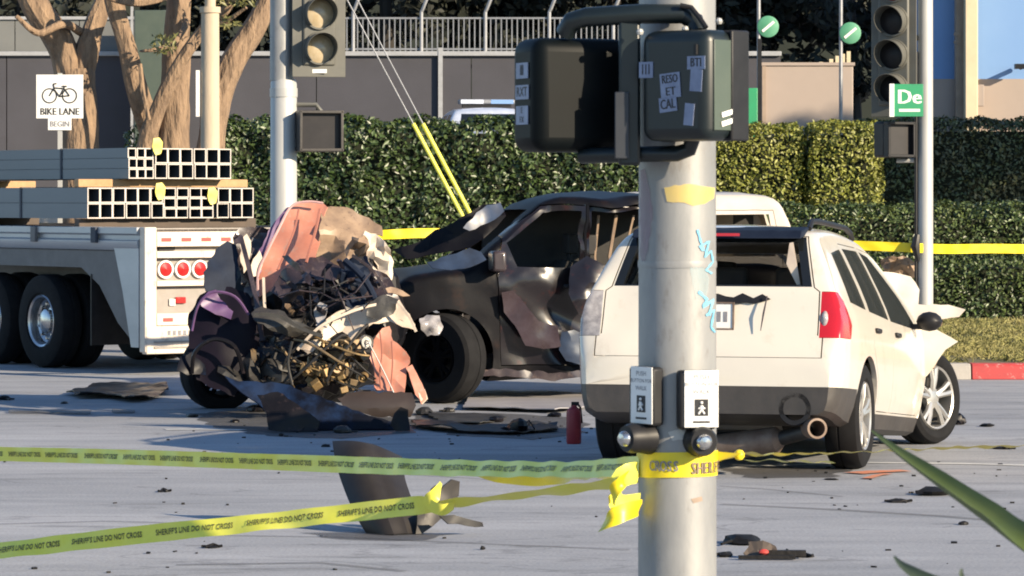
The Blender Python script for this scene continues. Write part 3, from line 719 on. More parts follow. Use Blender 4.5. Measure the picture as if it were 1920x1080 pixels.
# ------------------------------------------------------------------ vehicle building kit
def lerp_list(tab, x):
    if x <= tab[0][0]: return tab[0][1]
    for (a, va), (b, vb) in zip(tab, tab[1:]):
        if x <= b: return va + (vb - va) * (x - a) / (b - a)
    return tab[-1][1]
def smooth_tab(tab, n=120):
    """Catmull-Rom resample of (x,z) points by arc length"""
    P = [Vector((a, b)) for a, b in tab]; out = []
    for i in range(len(P) - 1):
        p0, p1, p2, p3 = P[max(i - 1, 0)], P[i], P[i + 1], P[min(i + 2, len(P) - 1)]
        for k in range(12):
            s = k / 12; out.append(0.5 * ((2 * p1) + (p2 - p0) * s + (2 * p0 - 5 * p1 + 4 * p2 - p3) * s * s + (3 * p1 - p0 - 3 * p2 + p3) * s ** 3))
    out.append(P[-1]); L = [0]
    for a, c in zip(out, out[1:]): L.append(L[-1] + (c - a).length)
    res = []; j = 0
    for i in range(n):
        q = L[-1] * i / (n - 1)
        while j < len(L) - 2 and L[j + 1] < q: j += 1
        s = (q - L[j]) / max(L[j + 1] - L[j], 1e-9); res.append(out[j].lerp(out[j + 1], s))
    return res
def carbody(top, wprof, plan, zbot, n=90, rc=0.08, crown_=0.04, M=13, dmg=None, thick=0.035):
    """closed outer skin plus an inner skin, so that cut openings show a real thickness"""
    st = smooth_tab(top, n); xc = (st[0].x + st[-1].x) / 2; hl = (st[-1].x - st[0].x) / 2; meshes = []
    for inner in (0, 1):
        th = thick * inner; vs = []; per = None
        for s in st:
            x, zt = s.x, s.y; zb = lerp_list(zbot, x); zt = max(zt, zb + 0.16); pf = lerp_list(plan, x)
            sl = 1.0
            zt -= th * 1.1; zb_ = zb + th; xx = xc + (x - xc) * (1 - th * 1.15 / hl)
            r_ = min(rc, (zt - zb_) * 0.4); half = []
            wf = lambda z: lerp_list(wprof, z) * pf - th
            wb = wf(zb_)
            for k in range(3): half.append((wb * (0.02 + 0.93 * k / 2.0 if k else 0.0), zb_))
            for k in range(M):
                z = zb_ + 0.03 + (zt - r_ - zb_ - 0.03) * k / (M - 1); half.append((wf(z), z))
            we = wf(zt - r_); wt = min(we, wf(zt)); yin = min(we, wt) - r_ * 0.9
            for k in range(1, 5):
                a = math.pi / 2 * k / 4; half.append((yin + (we - yin) * math.cos(a), zt - r_ + r_ * math.sin(a)))
            for k in range(1, 6):
                y = yin * (1 - k / 5); half.append((y, zt + crown_ * (1 - (y / max(yin, 1e-4)) ** 2)))
            ring = [Vector((xx, y, z)) for y, z in half] + [Vector((xx, -y, z)) for y, z in reversed(half[1:-1])]
            per = len(ring); vs += ring
        fs = []
        for i in range(n - 1):
            for k in range(per): fs.append((i * per + k, (i + 1) * per + k, (i + 1) * per + (k + 1) % per, i * per + (k + 1) % per))
        fs.append(tuple(range(per))); fs.append(tuple(reversed(range((n - 1) * per, n * per))))
        meshes.append(MB().add(vs, fs).mesh('shell'))
    bm = bmesh.new(); bm.from_mesh(meshes[1]); bmesh.ops.reverse_faces(bm, faces=bm.faces); bm.from_mesh(meshes[0])
    out = bpy.data.meshes.new('shell'); bm.to_mesh(out); bm.free()
    return out
def bend(me, dmg, maxlen=0.16):
    """split big faces, then push the vertices of an already cut mesh"""
    bm = bmesh.new(); bm.from_mesh(me); bmesh.ops.triangulate(bm, faces=[f for f in bm.faces if len(f.verts) > 4])
    for _ in range(1 if maxlen > .1 else 2):
        lng = [e for e in bm.edges if e.calc_length() > maxlen]
        if lng: bmesh.ops.subdivide_edges(bm, edges=lng, cuts=1, use_grid_fill=True)
        bmesh.ops.triangulate(bm, faces=[f for f in bm.faces if len(f.verts) > 4])
    for v in bm.verts: v.co = dmg(v.co)
    bm.to_mesh(me); bm.free(); me.update(); return me
def split_off(me, planes, pred):
    """slice a mesh along planes and move the faces that satisfy pred into a mesh of their own"""
    bm = bmesh.new(); bm.from_mesh(me)
    for co, no in planes: bmesh.ops.bisect_plane(bm, geom=bm.verts[:] + bm.edges[:] + bm.faces[:], plane_co=co, plane_no=no)
    b2 = bm.copy()
    bmesh.ops.delete(bm, geom=[f for f in bm.faces if pred(f.calc_center_median())], context='FACES')
    bmesh.ops.delete(b2, geom=[f for f in b2.faces if not pred(f.calc_center_median())], context='FACES')
    out = bpy.data.meshes.new('piece'); b2.to_mesh(out); bm.to_mesh(me); bm.free(); b2.free()
    return out
def inset(poly, g):
    c = Vector((sum(p[0] for p in poly) / len(poly), sum(p[1] for p in poly) / len(poly)))
    out = []
    for p in poly:
        d = c - Vector(p); out.append(tuple(Vector(p) + d.normalized() * min(g * 1.4, d.length)))
    return out
def side_cut(poly, s, lo=0.25, hi=1.6): return lambda g: MB().prism(inset(poly, g), 'y', lo * s, hi * s)
def end_cut(poly, a, b_): return lambda g: MB().prism(inset(poly, g), 'x', a, b_)
def carve(shell, holes, pieces):
    """cut the holes out of the shell, then lift the pieces (name, cutter, gap) out of it; returns body mesh and piece meshes"""
    if holes: shell = boolean(shell, [h(0) for h in holes])
    res = []
    for name, cut, gap in pieces:
        res.append((name, boolean(shell.copy(), [cut(gap)], 'INTERSECT')))
    body = boolean(shell, [cut(0) for _, cut, _ in pieces]) if pieces else shell
    return body, res
def arch(x, z, r, s): return lambda g: MB().lathe([(0.001, 0.35 * s), (r, 0.35 * s), (r, 1.5 * s), (0.001, 1.5 * s)], 'y', 36, Matrix.Translation((x, 0, z)))
def wheel(parent, pos, r, w, rim, style, side, rz=0.0, camber=0.0, rim_m='alloy', label=None):
    """side: +1 faces +y"""
    M = Matrix.Translation(pos) @ Matrix.Rotation(rz, 4, 'Z') @ Matrix.Rotation(camber, 4, 'X') @ Matrix.Scale(side, 4, (0, 1, 0))
    h = w / 2
    mb = MB(); mb.lathe([(rim, -h * .8), (rim + .02, -h * .95), (r - .05, -h), (r - .015, -h * .85), (r, -h * .55), (r, -h * .2), (r - .008, -h * .17), (r - .008, -h * .1), (r, -h * .07), (r, h * .55), (r - .015, h * .85), (r - .05, h), (rim + .02, h * .95), (rim, h * .8), (rim - .02, h * .6), (rim - .02, -h * .6)], 'y', 44, M, True)
    ty = part('wheel', mb, 'tyre', parent, label)
    mb = MB()
    if style == 'truck':
        mb.lathe([(rim, h * .82), (rim - .012, h * .9), (rim - .035, h * .8), (rim - .05, h * .15), (rim - .10, -h * .05), (0.17, h * .0), (0.16, h * .05), (0.13, h * .08), (0.13, h * .5), (0.10, h * .62), (0.001, h * .64)], 'y', 44, M)
        rm = part('rim', mb, 'chrome', ty)
        mb = MB()
        for k in range(10):
            a = 2 * math.pi * k / 10
            mb.lathe([(0.001, -h * .02), (0.028, -h * .02), (0.028, h * .04), (0.001, h * .04)], 'y', 10, M @ Matrix.Translation((math.cos(a) * (rim - .14 + .06), 0, math.sin(a) * (rim - .14 + .06))))
        part('hand_holes', mb, 'black_plastic', ty)
        mb = MB()
        for k in range(10):
            a = 2 * math.pi * (k + .5) / 10; q = (math.cos(a) * .19, h * .03, math.sin(a) * .19)
            mb.lathe([(0.016, 0), (0.016, .05), (0.001, .05)], 'y', 6, M @ Matrix.Translation(q))
        part('lug_nuts', mb, 'chrome', ty)
    else:
        mb.lathe([(rim, h * .8), (rim - .008, h * .92), (rim - .022, h * .84), (rim - .03, h * .1), (rim - .03, -h * .7)], 'y', 40, M)
        for k in range(5):
            for da in (-.17, .17):
                a = 2 * math.pi * k / 5 + .3 + da; a2 = 2 * math.pi * k / 5 + .3 + da * 0.45
                p0 = Vector((math.cos(a2) * .055, h * .55, math.sin(a2) * .055)); p1 = Vector((math.cos(a) * (rim - .015), h * .7, math.sin(a) * (rim - .015)))
                mb.tube([p0, p0.lerp(p1, .5) + Vector((0, .012, 0)), p1], [.026, .021, .024], 6, True, M)
        mb.lathe([(0.09, h * .3), (0.085, h * .62), (0.05, h * .72), (0.001, h * .74)], 'y', 24, M)
        part('rim', mb, rim_m, ty)
        mb = MB(); mb.lathe([(0.001, -h * .1), (rim * .68, -h * .1), (rim * .68, -h * .02), (0.001, -h * .02)], 'y', 28, M); part('brake_disc', mb, 'engine_dark', ty)
    return ty
def seat(parent, x, y, z, m='cabin', w=0.5, Mx=None, hr=True):
    mb = MB()
    mb.prism([(x - .1, z), (x + .42, z + .03), (x + .45, z + .16), (x + .02, z + .15), (x - .20, z + .70), (x - .32, z + .70), (x - .26, z + .2)], 'y', y - w / 2, y + w / 2)
    if hr: mb.box((x - .29, y, z + .86), (.10, .28, .19)); mb.box((x - .28, y, z + .74), (.03, .14, .1))
    if Mx: mb.xf(Mx)
    part('seat', mb, m, parent, bevel=.03)

# ------------------------------------------------------------------ white suv with crushed front end
def build_suv():
    t = thing('suv', 'white suv seen from behind right of the near pole, with broken rear window', 'car', (1.585, 26.5, 0), math.atan2(math.cos(R(15.5)), math.sin(R(15.5))))
    top = [(-.975, .60), (-.97, .74), (-.93, .86), (-.88, 1.02), (-.83, 1.22), (-.72, 1.43), (-.62, 1.585), (-.50, 1.64), (-.2, 1.675), (.3, 1.70), (.9, 1.695), (1.35, 1.65), (1.75, 1.50), (2.2, 1.26), (2.42, 1.15), (2.8, 1.10), (3.2, 1.03), (3.45, .92), (3.58, .72), (3.6, .5)]
    wp = [(.2, .84), (.32, .89), (.45, .935), (.62, .955), (.85, .962), (1.0, .95), (1.12, .915), (1.3, .835), (1.5, .735), (1.62, .665), (1.72, .62)]
    plan = [(-.975, .90), (-.93, .945), (-.85, .972), (-.7, .99), (-.4, 1.0), (2.6, 1.0), (3.1, .97), (3.4, .88), (3.6, .72)]
    zb = [(-.975, .36), (-.6, .30), (0, .26), (2.6, .26), (3.6, .34)]
    def dmg(p):
        q = p.copy()
        if q.x > 2.75:
            s = min(1, (q.x - 2.75) / .6); n1 = ridged(q, 2.2); n2 = fbm(q + Vector((5, 0, 0)), 3.0)
            q.x = 2.75 + (q.x - 2.75) * .62 + .10 * n1 * s
            q.y += .09 * n2 * s; q.z += .07 * n1 * s + (.05 * s if p.z > .9 else 0)
        if p.x < -.6 and p.y > .2: q.x += .03 * max(0, p.y) * fbm(p, 2.5)
        return q
    sh = carbody(top, wp, plan, zb, 96, .075, .03, 13, dmg)
    PM = Matrix.Translation((0, 0, .36)) @ Matrix.Rotation(R(4.2), 4, 'Y') @ Matrix.Translation((0, 0, -.36))
    rw = [(-.635, 1.25), (.635, 1.25), (.56, 1.555), (-.56, 1.555)]
    qw = [(-.46, 1.15), (-.33, 1.50), (.14, 1.555), (.10, 1.12)]
    dw = [(.22, 1.115), (.27, 1.565), (.92, 1.585), (.97, 1.085)]
    fw = [(1.05, 1.08), (1.01, 1.585), (1.32, 1.565), (1.88, 1.28), (2.12, 1.10), (2.12, 1.06)]
    holes = [end_cut(rw, -1.3, -.38), arch(0, .37, .425, 1), arch(0, .37, .425, -1), arch(2.82, .42, .45, 1), arch(2.82, .42, .45, -1)]
    pieces = []
    for s in (-1, 1):
        pieces += [('quarter_window', side_cut(qw, s), .004), ('door_window', side_cut(dw, s), .004), ('door_window', side_cut(fw, s), .004)]
        tl = [(-1.2, .885), (-.68, .885), (-.62, .98), (-.67, 1.12), (-.74, 1.205), (-1.2, 1.215)]
        pieces.append(('taillight' if s < 0 else 'taillight_clear', side_cut(tl, s, .77), .003))
    pieces.append(('windshield', end_cut([(-.68, 1.17), (.68, 1.17), (.56, 1.60), (-.56, 1.60)], 1.36, 2.6), .003))
    tg = [(-.80, .745), (.80, .745), (.80, .89), (.765, .90), (.76, 1.205), (.72, 1.235), (.63, 1.60), (-.63, 1.60), (-.72, 1.235), (-.76, 1.205), (-.765, .90), (-.80, .89)]
    pieces.append(('rear_window_frame', end_cut([(-.70, 1.238), (.70, 1.238), (.615, 1.592), (-.615, 1.592)], -1.3, -.40), .0))
    base = boolean(sh, [h(0) for h in holes])
    body, res = carve(base, [], pieces)
    rd = [(.18, .86), (.20, 1.60), (.975, 1.615), (1.0, .41), (.50, .41), (.42, .62)]
    fd = [(1.012, 1.617), (1.36, 1.60), (1.95, 1.28), (2.2, 1.12), (2.26, .41), (1.012, .41)]
    body4, res2 = carve(body, [], [('tailgate', end_cut(tg, -1.3, -.52), .007), ('door', side_cut(rd, -1), .005), ('door', side_cut(fd, -1), .005), ('door', side_cut(rd, 1), .005), ('door', side_cut(fd, 1), .005)])
    sk = split_off(body4, [((0, 0, .55), (0, .0, 1)), ((-.40, 0, 0), (1, 0, 0))], lambda c: c.x < -.40 and c.z < .55)
    sl = split_off(body4, [((0, 0, .395), (0, 0, 1)), ((.36, 0, 0), (1, 0, 0)), ((2.45, 0, 0), (1, 0, 0))], lambda c: .36 < c.x < 2.45 and c.z < .395)
    res3 = []; res4 = [('bumper_skirt', sk), ('sill_cladding', sl)]
    mm = {'quarter_window': 'glass_tint', 'door_window': 'glass_tint', 'windshield': 'glass_tint', 'taillight': 'taillight', 'taillight_clear': 'lamp_clear', 'tailgate': 'suv_white', 'door': 'suv_white', 'bumper_skirt': 'dark_grey_plastic', 'sill_cladding': 'dark_grey_plastic', 'rear_window_frame': 'glass_dark'}
    def put(name, me, m, parent=t, label=None):
        me.materials.clear(); bend(me, dmg); me.transform(PM); return part(name, me, m, parent, label, ang=28)
    put('body', body4, 'suv_white')
    for nm, me in res + res2 + res3 + res4:
        lab = {'taillight': 'bright red tail lamp', 'taillight_clear': 'pale broken tail lamp'}.get(nm)
        ob = put('taillight' if nm == 'taillight_clear' else nm, me, mm[nm], t, lab)
        if nm == 'tailgate': tgo = ob
        if nm == 'door': doors.append(ob)
    def p_(name, mb, m, parent=t, **kw): mb.xf(PM); return part(name, mb, m, parent, **kw)
    # door handles, mirrors, rails
    for s in (-1, 1):
        for k, x in enumerate((.36, 1.20)):
            p_('handle', MB().box((x, s * .957, .985), (.17, .03, .035)), 'black_plastic', doors[(0 if s < 0 else 2) + k], bevel=.01)
        mb = MB(); mb.ball((1.98, s * 1.06, 1.12), (.09, .10, .075), 12); mb.box((1.98, s * .95, 1.08), (.06, .16, .04)); p_('mirror', mb, 'black_plastic')
        mb = MB(); mb.tube([(-.45, s * .60, 1.66), (-.35, s * .60, 1.72), (-.1, s * .605, 1.735), (.9, s * .605, 1.755), (1.15, s * .6, 1.73), (1.22, s * .6, 1.69)], .02, 8); p_('roof_rail', mb, 'black_plastic')
    # dark spoiler over the hatch, broken trim, plate, wiper, emblem
    mb = MB(); mb.prism([(-.73, 1.575), (-.69, 1.635), (-.46, 1.675), (-.44, 1.66), (-.60, 1.595)], 'y', -.60, .60); p_('spoiler', mb, 'navy_sheet', tgo, bevel=.008)
    mb = MB(); mb.box((-.748, -.0, 1.600), (.01, .34, .02)); p_('brake_light', mb, 'taillight', tgo)
    v, f = cdt_panel([(-.42, 1.15), (-.36, 1.185), (-.30, 1.155), (-.22, 1.19), (-.16, 1.16), (-.05, 1.185), (.1, 1.175), (.3, 1.16), (.33, 1.125), (.0, 1.125), (-.3, 1.118)], .05, 3, .01)
    mb = MB(); mb.add([(-.868 - .012 * fbm(Vector((q.x, q.y, 0)), 9) + .36 * (q.y - 1.15), q.x, q.y) for q in v], f); p_('broken_trim', mb, 'black_plastic', tgo, solid=.006)
    mb = MB(); mb.box((-.905, .0, 1.03), (.012, .33, .17)); pl = p_('number_plate', mb, 'white_paint_sign', tgo, bevel=.003)
    mb = MB()
    for k in range(6): mb.box((-.9125, -.115 + k * .046, 1.025), (.002, .026, .07))
    p_('plate_marks', mb, 'ink_faded', pl)
    mb = MB()
    for (yy, zz_, sy, sz) in ((0, 1.12, .35, .012), (0, .94, .35, .012), (.17, 1.03, .012, .19), (-.17, 1.03, .012, .19)): mb.box((-.909, yy, zz_), (.016, sy, sz))
    p_('plate_frame', mb, 'rust_pipe', pl)
    mb = MB(); mb.tube([(-.925, -.03, .835), (-.925, .0, .845), (-.925, .05, .84)], .008, 6); p_('emblem', mb, 'chrome', tgo)
    mb = MB(); mb.tube([(-.888, -.40, 1.17), (-.93, -.385, 1.05), (-.95, -.37, .93)], [.004, .007, .003], 6); p_('dent_crease', mb, 'mauve_sheet', tgo)
    # shards left round the rear window
    mb = MB(); mb.prism([(-.60, 1.255), (-.575, 1.255), (-.50, 1.40), (-.52, 1.545), (-.545, 1.55)], 'x', -.735, -.728); p_('glass_shard', mb, 'cream_sheet', tgo)
    for s in (-1,): p_('reverse_lens', MB().ball((-.865, -.80, 1.0), (.035, .03, .075), 14), 'lamp_clear')
    # cabin
    for y in (-.36, .36): seat(t, 1.25, y, .55, 'cabin', .52, PM)
    seat(t, .30, 0, .55, 'cabin', 1.25, PM, False)
    for y in (-.4, 0.05, .42): p_('headrest', MB().box((.02, y, 1.33), (.09, .25, .17)), 'cabin', bevel=.03)
    p_('dashboard', MB().prism([(1.75, .8), (2.1, .8), (2.15, 1.1), (1.9, 1.12), (1.72, 1.0)], 'y', -.72, .72), 'cabin')
    p_('load_floor', MB().box((-.3, 0, .62), (.8, 1.3, .05)), 'cabin')
    p_('underbody', MB().box((1.3, 0, .30), (2.2, 1.3, .1)), 'engine_dark')
    p_('rear_axle', MB().tube([(0, -.7, .33), (0, .7, .33)], .07, 10), 'engine_dark')
    # wheels stay on the road
    wheel(t, (0, -.82, .372), .372, .25, .245, 'car', -1)
    wheel(t, (0, .82, .372), .372, .25, .245, 'car', 1)
    wheel(t, (2.80, -.90, .355), .36, .24, .25, 'car', -1, R(-24), R(-3), 'alloy', 'front wheel splayed outwards')
    wheel(t, (2.80, .80, .355), .36, .24, .25, 'car', 1, R(-20))
    # hanging exhaust
    p_('muffler', MB().tube([(-.55, .40, .10), (-.62, .15, .115), (-.66, .08, .12), (-.72, -.22, .155), (-.77, -.46, .19), (-.78, -.50, .195)], [.03, .04, .085, .092, .09, .05], 16), 'rust_pipe')
    p_('tail_pipe', MB().tube([(-.78, -.48, .195), (-.82, -.60, .225), (-.90, -.70, .25)], .05, 12), 'engine_dark')
    part('exhaust_tip', MB().lathe([(.05, .16), (.066, .06), (.07, -.06), (.07, -.10), (.055, -.10), (.052, .12)], 'x', 22, PM @ Matrix.Translation((-.96, -.745, .268)) @ Matrix.Rotation(R(28), 4, 'Z')), 'rust_pipe', t)
    part('exhaust_cutout', MB().lathe([(.08, -.02), (.112, -.02), (.118, .0), (.112, .05), (.08, .05)], 'x', 24, PM @ Matrix.Translation((-.955, -.62, .40))), 'black_plastic', t)
    # torn front wing
    w = crumple([(1700, 600), (1735, 608), (1765, 622), (1794, 640), (1770, 655), (1758, 672), (1748, 690), (1738, 705), (1716, 712), (1698, 660)], 28.6, (-.15, .1), (0, 0), .03, 3.4, .06, 21, .008)
    part('front_wing', w, 'suv_white', t, world=True, solid=.006, label='torn front wing bent outwards over the front wheel', ang=50)
    w = crumple([(1738, 640), (1790, 642), (1762, 668), (1750, 690), (1738, 702), (1728, 690)], 28.7, (0.4, 0), (0, 0), .04, 7, .04, 22, .012)
    part('torn_liner', w, 'tan_sheet', t, world=True, solid=.01, flat=True)
    return t
doors = []
build_suv()

# ------------------------------------------------------------------ burnt dark pickup
def build_pickup():
    a = R(11); hd = Vector((-math.cos(a), -math.sin(a), 0)); c0 = G(832, 756)
    left = Vector((-hd.y, hd.x, 0)); loc = c0 - left * .86
    t = thing('pickup_truck', 'burnt dark pickup truck with crushed doors between the engine wreck and near pole', 'pickup', loc, math.atan2(hd.y, hd.x))
    top = [(-3.325, .6), (-3.306, 1.05), (-3.249, 1.24), (-3.040, 1.28), (-2.613, 1.29), (-2.527, 1.34), (-2.470, 1.62), (-2.375, 1.84), (-2.090, 1.92), (-1.425, 1.94), (-0.997, 1.88), (-0.589, 1.58), (-0.238, 1.28), (0.000, 1.24), (0.285, 1.20), (0.522, 1.1), (0.627, .9), (0.646, .6)]
    wp = [(.15, .88), (.3, .93), (.6, .97), (.9, .985), (1.15, .965), (1.25, .93), (1.5, .86), (1.75, .79), (1.95, .72)]
    plan = [(-3.325, .97), (-3.135, 1.0), (0.190, 1.0), (0.475, .95), (0.646, .86)]
    zb = [(-3.325, .45), (-2.280, .26), (-0.380, .20), (0.190, .3), (0.646, .4)]
    def dmg(p):
        q = p.copy(); o = Vector((2.2, 1.1, .4)); f1 = folds(p, 17, 1.9); f2 = folds(p, 29, 3.6); n2 = fbm(p + o, 2.0)
        if p.y > .2:
            e = math.exp(-((p.x + 1.55) / .9) ** 2)
            s = math.exp(-((p.x + 1.6) / .8) ** 2) * math.exp(-((p.z - .75) / .4) ** 2)
            q.y -= .26 * s + (.16 * f1 + .10 * f2 + .02 * n2) * (.14 + .86 * e); q.z += .02 * f1 * e; q.x += .02 * f2 * e
        else: q.y += .05 * f1
        if p.z > 1.5: q.z += -.05 * abs(f1) + .01 * n2; q.x += .03 * f2
        if p.x > .0:
            s = min(1, p.x / .5); q.x -= .22 * s * abs(f1); q.z += .08 * s * f2; q.y += .10 * s * f1
        return q
    sh = carbody(top, wp, plan, zb, 92, .09, .03, 14, dmg, .03)
    fwp = [(-0.684, 1.27), (-0.589, 1.50), (-0.969, 1.77), (-1.292, 1.80), (-1.292, 1.25)]
    rwp = [(-1.396, 1.26), (-1.396, 1.81), (-2.090, 1.80), (-2.299, 1.66), (-2.299, 1.27)]
    holes = [side_cut(fwp, 1), side_cut(rwp, 1), arch(0, .42, .46, 1), arch(0, .42, .46, -1), arch(-2.80, .46, .48, 1), arch(-2.80, .46, .48, -1),
             end_cut([(-.66, 1.33), (.66, 1.33), (.55, 1.8), (-.55, 1.8)], -.95, -.19), end_cut([(-.6, 1.42), (.6, 1.42), (.5, 1.78), (-.5, 1.78)], -2.66, -2.28), lambda g: MB().box((-2.91, 0, 1.4), (.66, 1.62, 1.2))]
    fd = [(-0.475, 1.24), (-0.570, 1.60), (-0.950, 1.84), (-1.335, 1.86), (-1.349, .34), (-0.532, .34)]
    rd = [(-1.358, 1.86), (-2.185, 1.84), (-2.346, 1.66), (-2.346, .82), (-2.242, .34), (-1.361, .34)]
    body, res = carve(sh, holes, [('door', side_cut(fd, 1), .008), ('door', side_cut(rd, 1), .012), ('door', side_cut(fd, -1), .008), ('door', side_cut(rd, -1), .008)])
    body.materials.clear(); part('body', bend(body, dmg), 'burnt', t, ang=40)
    for i, (nm, me) in enumerate(res):
        me.materials.clear()
        bend(me, dmg, .07)
        if i == 1: me.transform(Matrix.Translation((0, -.03, -.02)) @ Matrix.Rotation(R(1.5), 4, 'X'))
        ob = part('door', me, 'burnt_door', t, ['dented dark front door', 'badly crushed rear door'][i] if i < 2 else None, ang=24)
        if i == 0: part('handle', MB().box((-1.20, .93, 1.08), (.16, .03, .04)), 'black_plastic', ob, bevel=.01)
    part('mirror', MB().box((-.46, 1.10, 1.32), (.13, .24, .19)).box((-.48, .98, 1.24), (.08, .2, .05)), 'mauve_sheet', t, bevel=.035)
    for y in (-.42, .42): seat(t, -1.18, y, .6, 'cabin', .55)
    seat(t, -1.95, 0, .65, 'cabin', 1.4, None, False)
    mb = MB()
    for k in range(5):
        x = -1.55 - k * .14; mb.tube([(x, .5 + .06 * (k % 2), 1.0), (x + .05, .56, 1.35), (x - .03 * k, .5, 1.74)], .012 + .005 * (k % 2), 5)
    part('hanging_trim', mb, 'tan_sheet', t)
    part('cabin_lining', MB().box((-1.6, -.70, 1.35), (1.9, .04, .9)), 'cabin', t)
    part('dashboard', MB().prism([(-.62, .8), (-.34, .8), (-.34, 1.2), (-.5, 1.22), (-.64, 1.1)], 'y', -.75, .75), 'cabin', t)
    wheel(t, (0, .84, .42), .42, .30, .22, 'car', 1, R(-48), 0, 'wheel_shadow')
    wheel(t, (0, -.84, .42), .42, .28, .25, 'car', -1, 0, 0, 'wheel_shadow')
    wheel(t, (-2.80, .84, .42), .42, .28, .25, 'car', 1, 0, 0, 'wheel_shadow')
    wheel(t, (-2.80, -.84, .42), .42, .28, .25, 'car', -1, 0, 0, 'wheel_shadow')
    part('underbody', MB().box((-1.25, 0, .33), (2.4, 1.2, .14)), 'engine_dark', t)
    # buckled bonnet thrown up against the windscreen
    part('bonnet', crumple([(738, 470), (790, 452), (815, 432), (850, 418), (880, 400), (905, 384), (940, 382), (950, 404), (930, 425), (905, 446), (880, 462), (820, 474), (765, 486)], 34.25, (-.1, .5), (0, 0), .06, 2.6, .08, 41), 'burnt', t, 'buckled black bonnet', True, solid=.008, ang=22)
    part('bonnet_flap', crumple([(868, 428), (893, 398), (912, 384), (938, 380), (946, 396), (928, 412), (900, 424), (880, 434)], 33.95, (.2, .6), (0, 0), .03, 4, .05, 42), 'blue_grey', t, 'grey blue underside of the bonnet', True, solid=.006, ang=22)
    part('wing_top', crumple([(800, 492), (842, 478), (880, 466), (902, 474), (912, 488), (884, 500), (846, 506), (812, 503)], 33.95, (.1, .8), (0, 0), .02, 3, .06, 43), 'blue_grey', t, 'pale blue strip of front wing', True, solid=.006, ang=22)
    part('door_skin', crumple([(940, 548), (962, 544), (985, 570), (1010, 602), (1046, 612), (1052, 650), (1020, 655), (985, 648), (965, 610), (945, 585)], 34.60, (.2, .0), (0, 0), .016, 2.6, .05, 44, .004), 'torn_flap', t, 'torn pale flap on the front door', True, solid=.006, ang=22)
    part('door_skin', crumple([(1052, 622), (1075, 618), (1120, 640), (1138, 680), (1110, 690), (1062, 676), (1048, 655)], 34.72, (.2, .0), (0, 0), .02, 3, .05, 45, .004), 'blue_grey', t, 'torn blue grey flap on the rear door', True, solid=.006, ang=22)
    part('door_skin', crumple([(1070, 500), (1100, 480), (1140, 500), (1150, 560), (1120, 600), (1085, 590), (1066, 550)], 34.74, (.2, .1), (0, 0), .03, 3, .05, 46, .004), 'burnt_door', t, 'crumpled inner panel of the rear door', True, solid=.006, ang=22)
    part('lamp_remnant', crumple([(786, 600), (800, 592), (824, 594), (830, 612), (822, 628), (802, 630), (788, 618)], 32.9, (.1, .2), (2, 3), .04, 8, .03, 47), 'lamp_clear', t, 'broken silver headlamp shell', True, solid=.02, ang=60)
    part('sill_strip', crumple([(890, 690), (960, 692), (1040, 700), (1094, 696), (1096, 708), (1040, 716), (960, 706), (892, 702)], 34.66, (.2, 0), (0, 0), .015, 4, .05, 48), 'mauve_sheet', t, 'peeled sill strip', True, solid=.006, ang=22)
build_pickup()

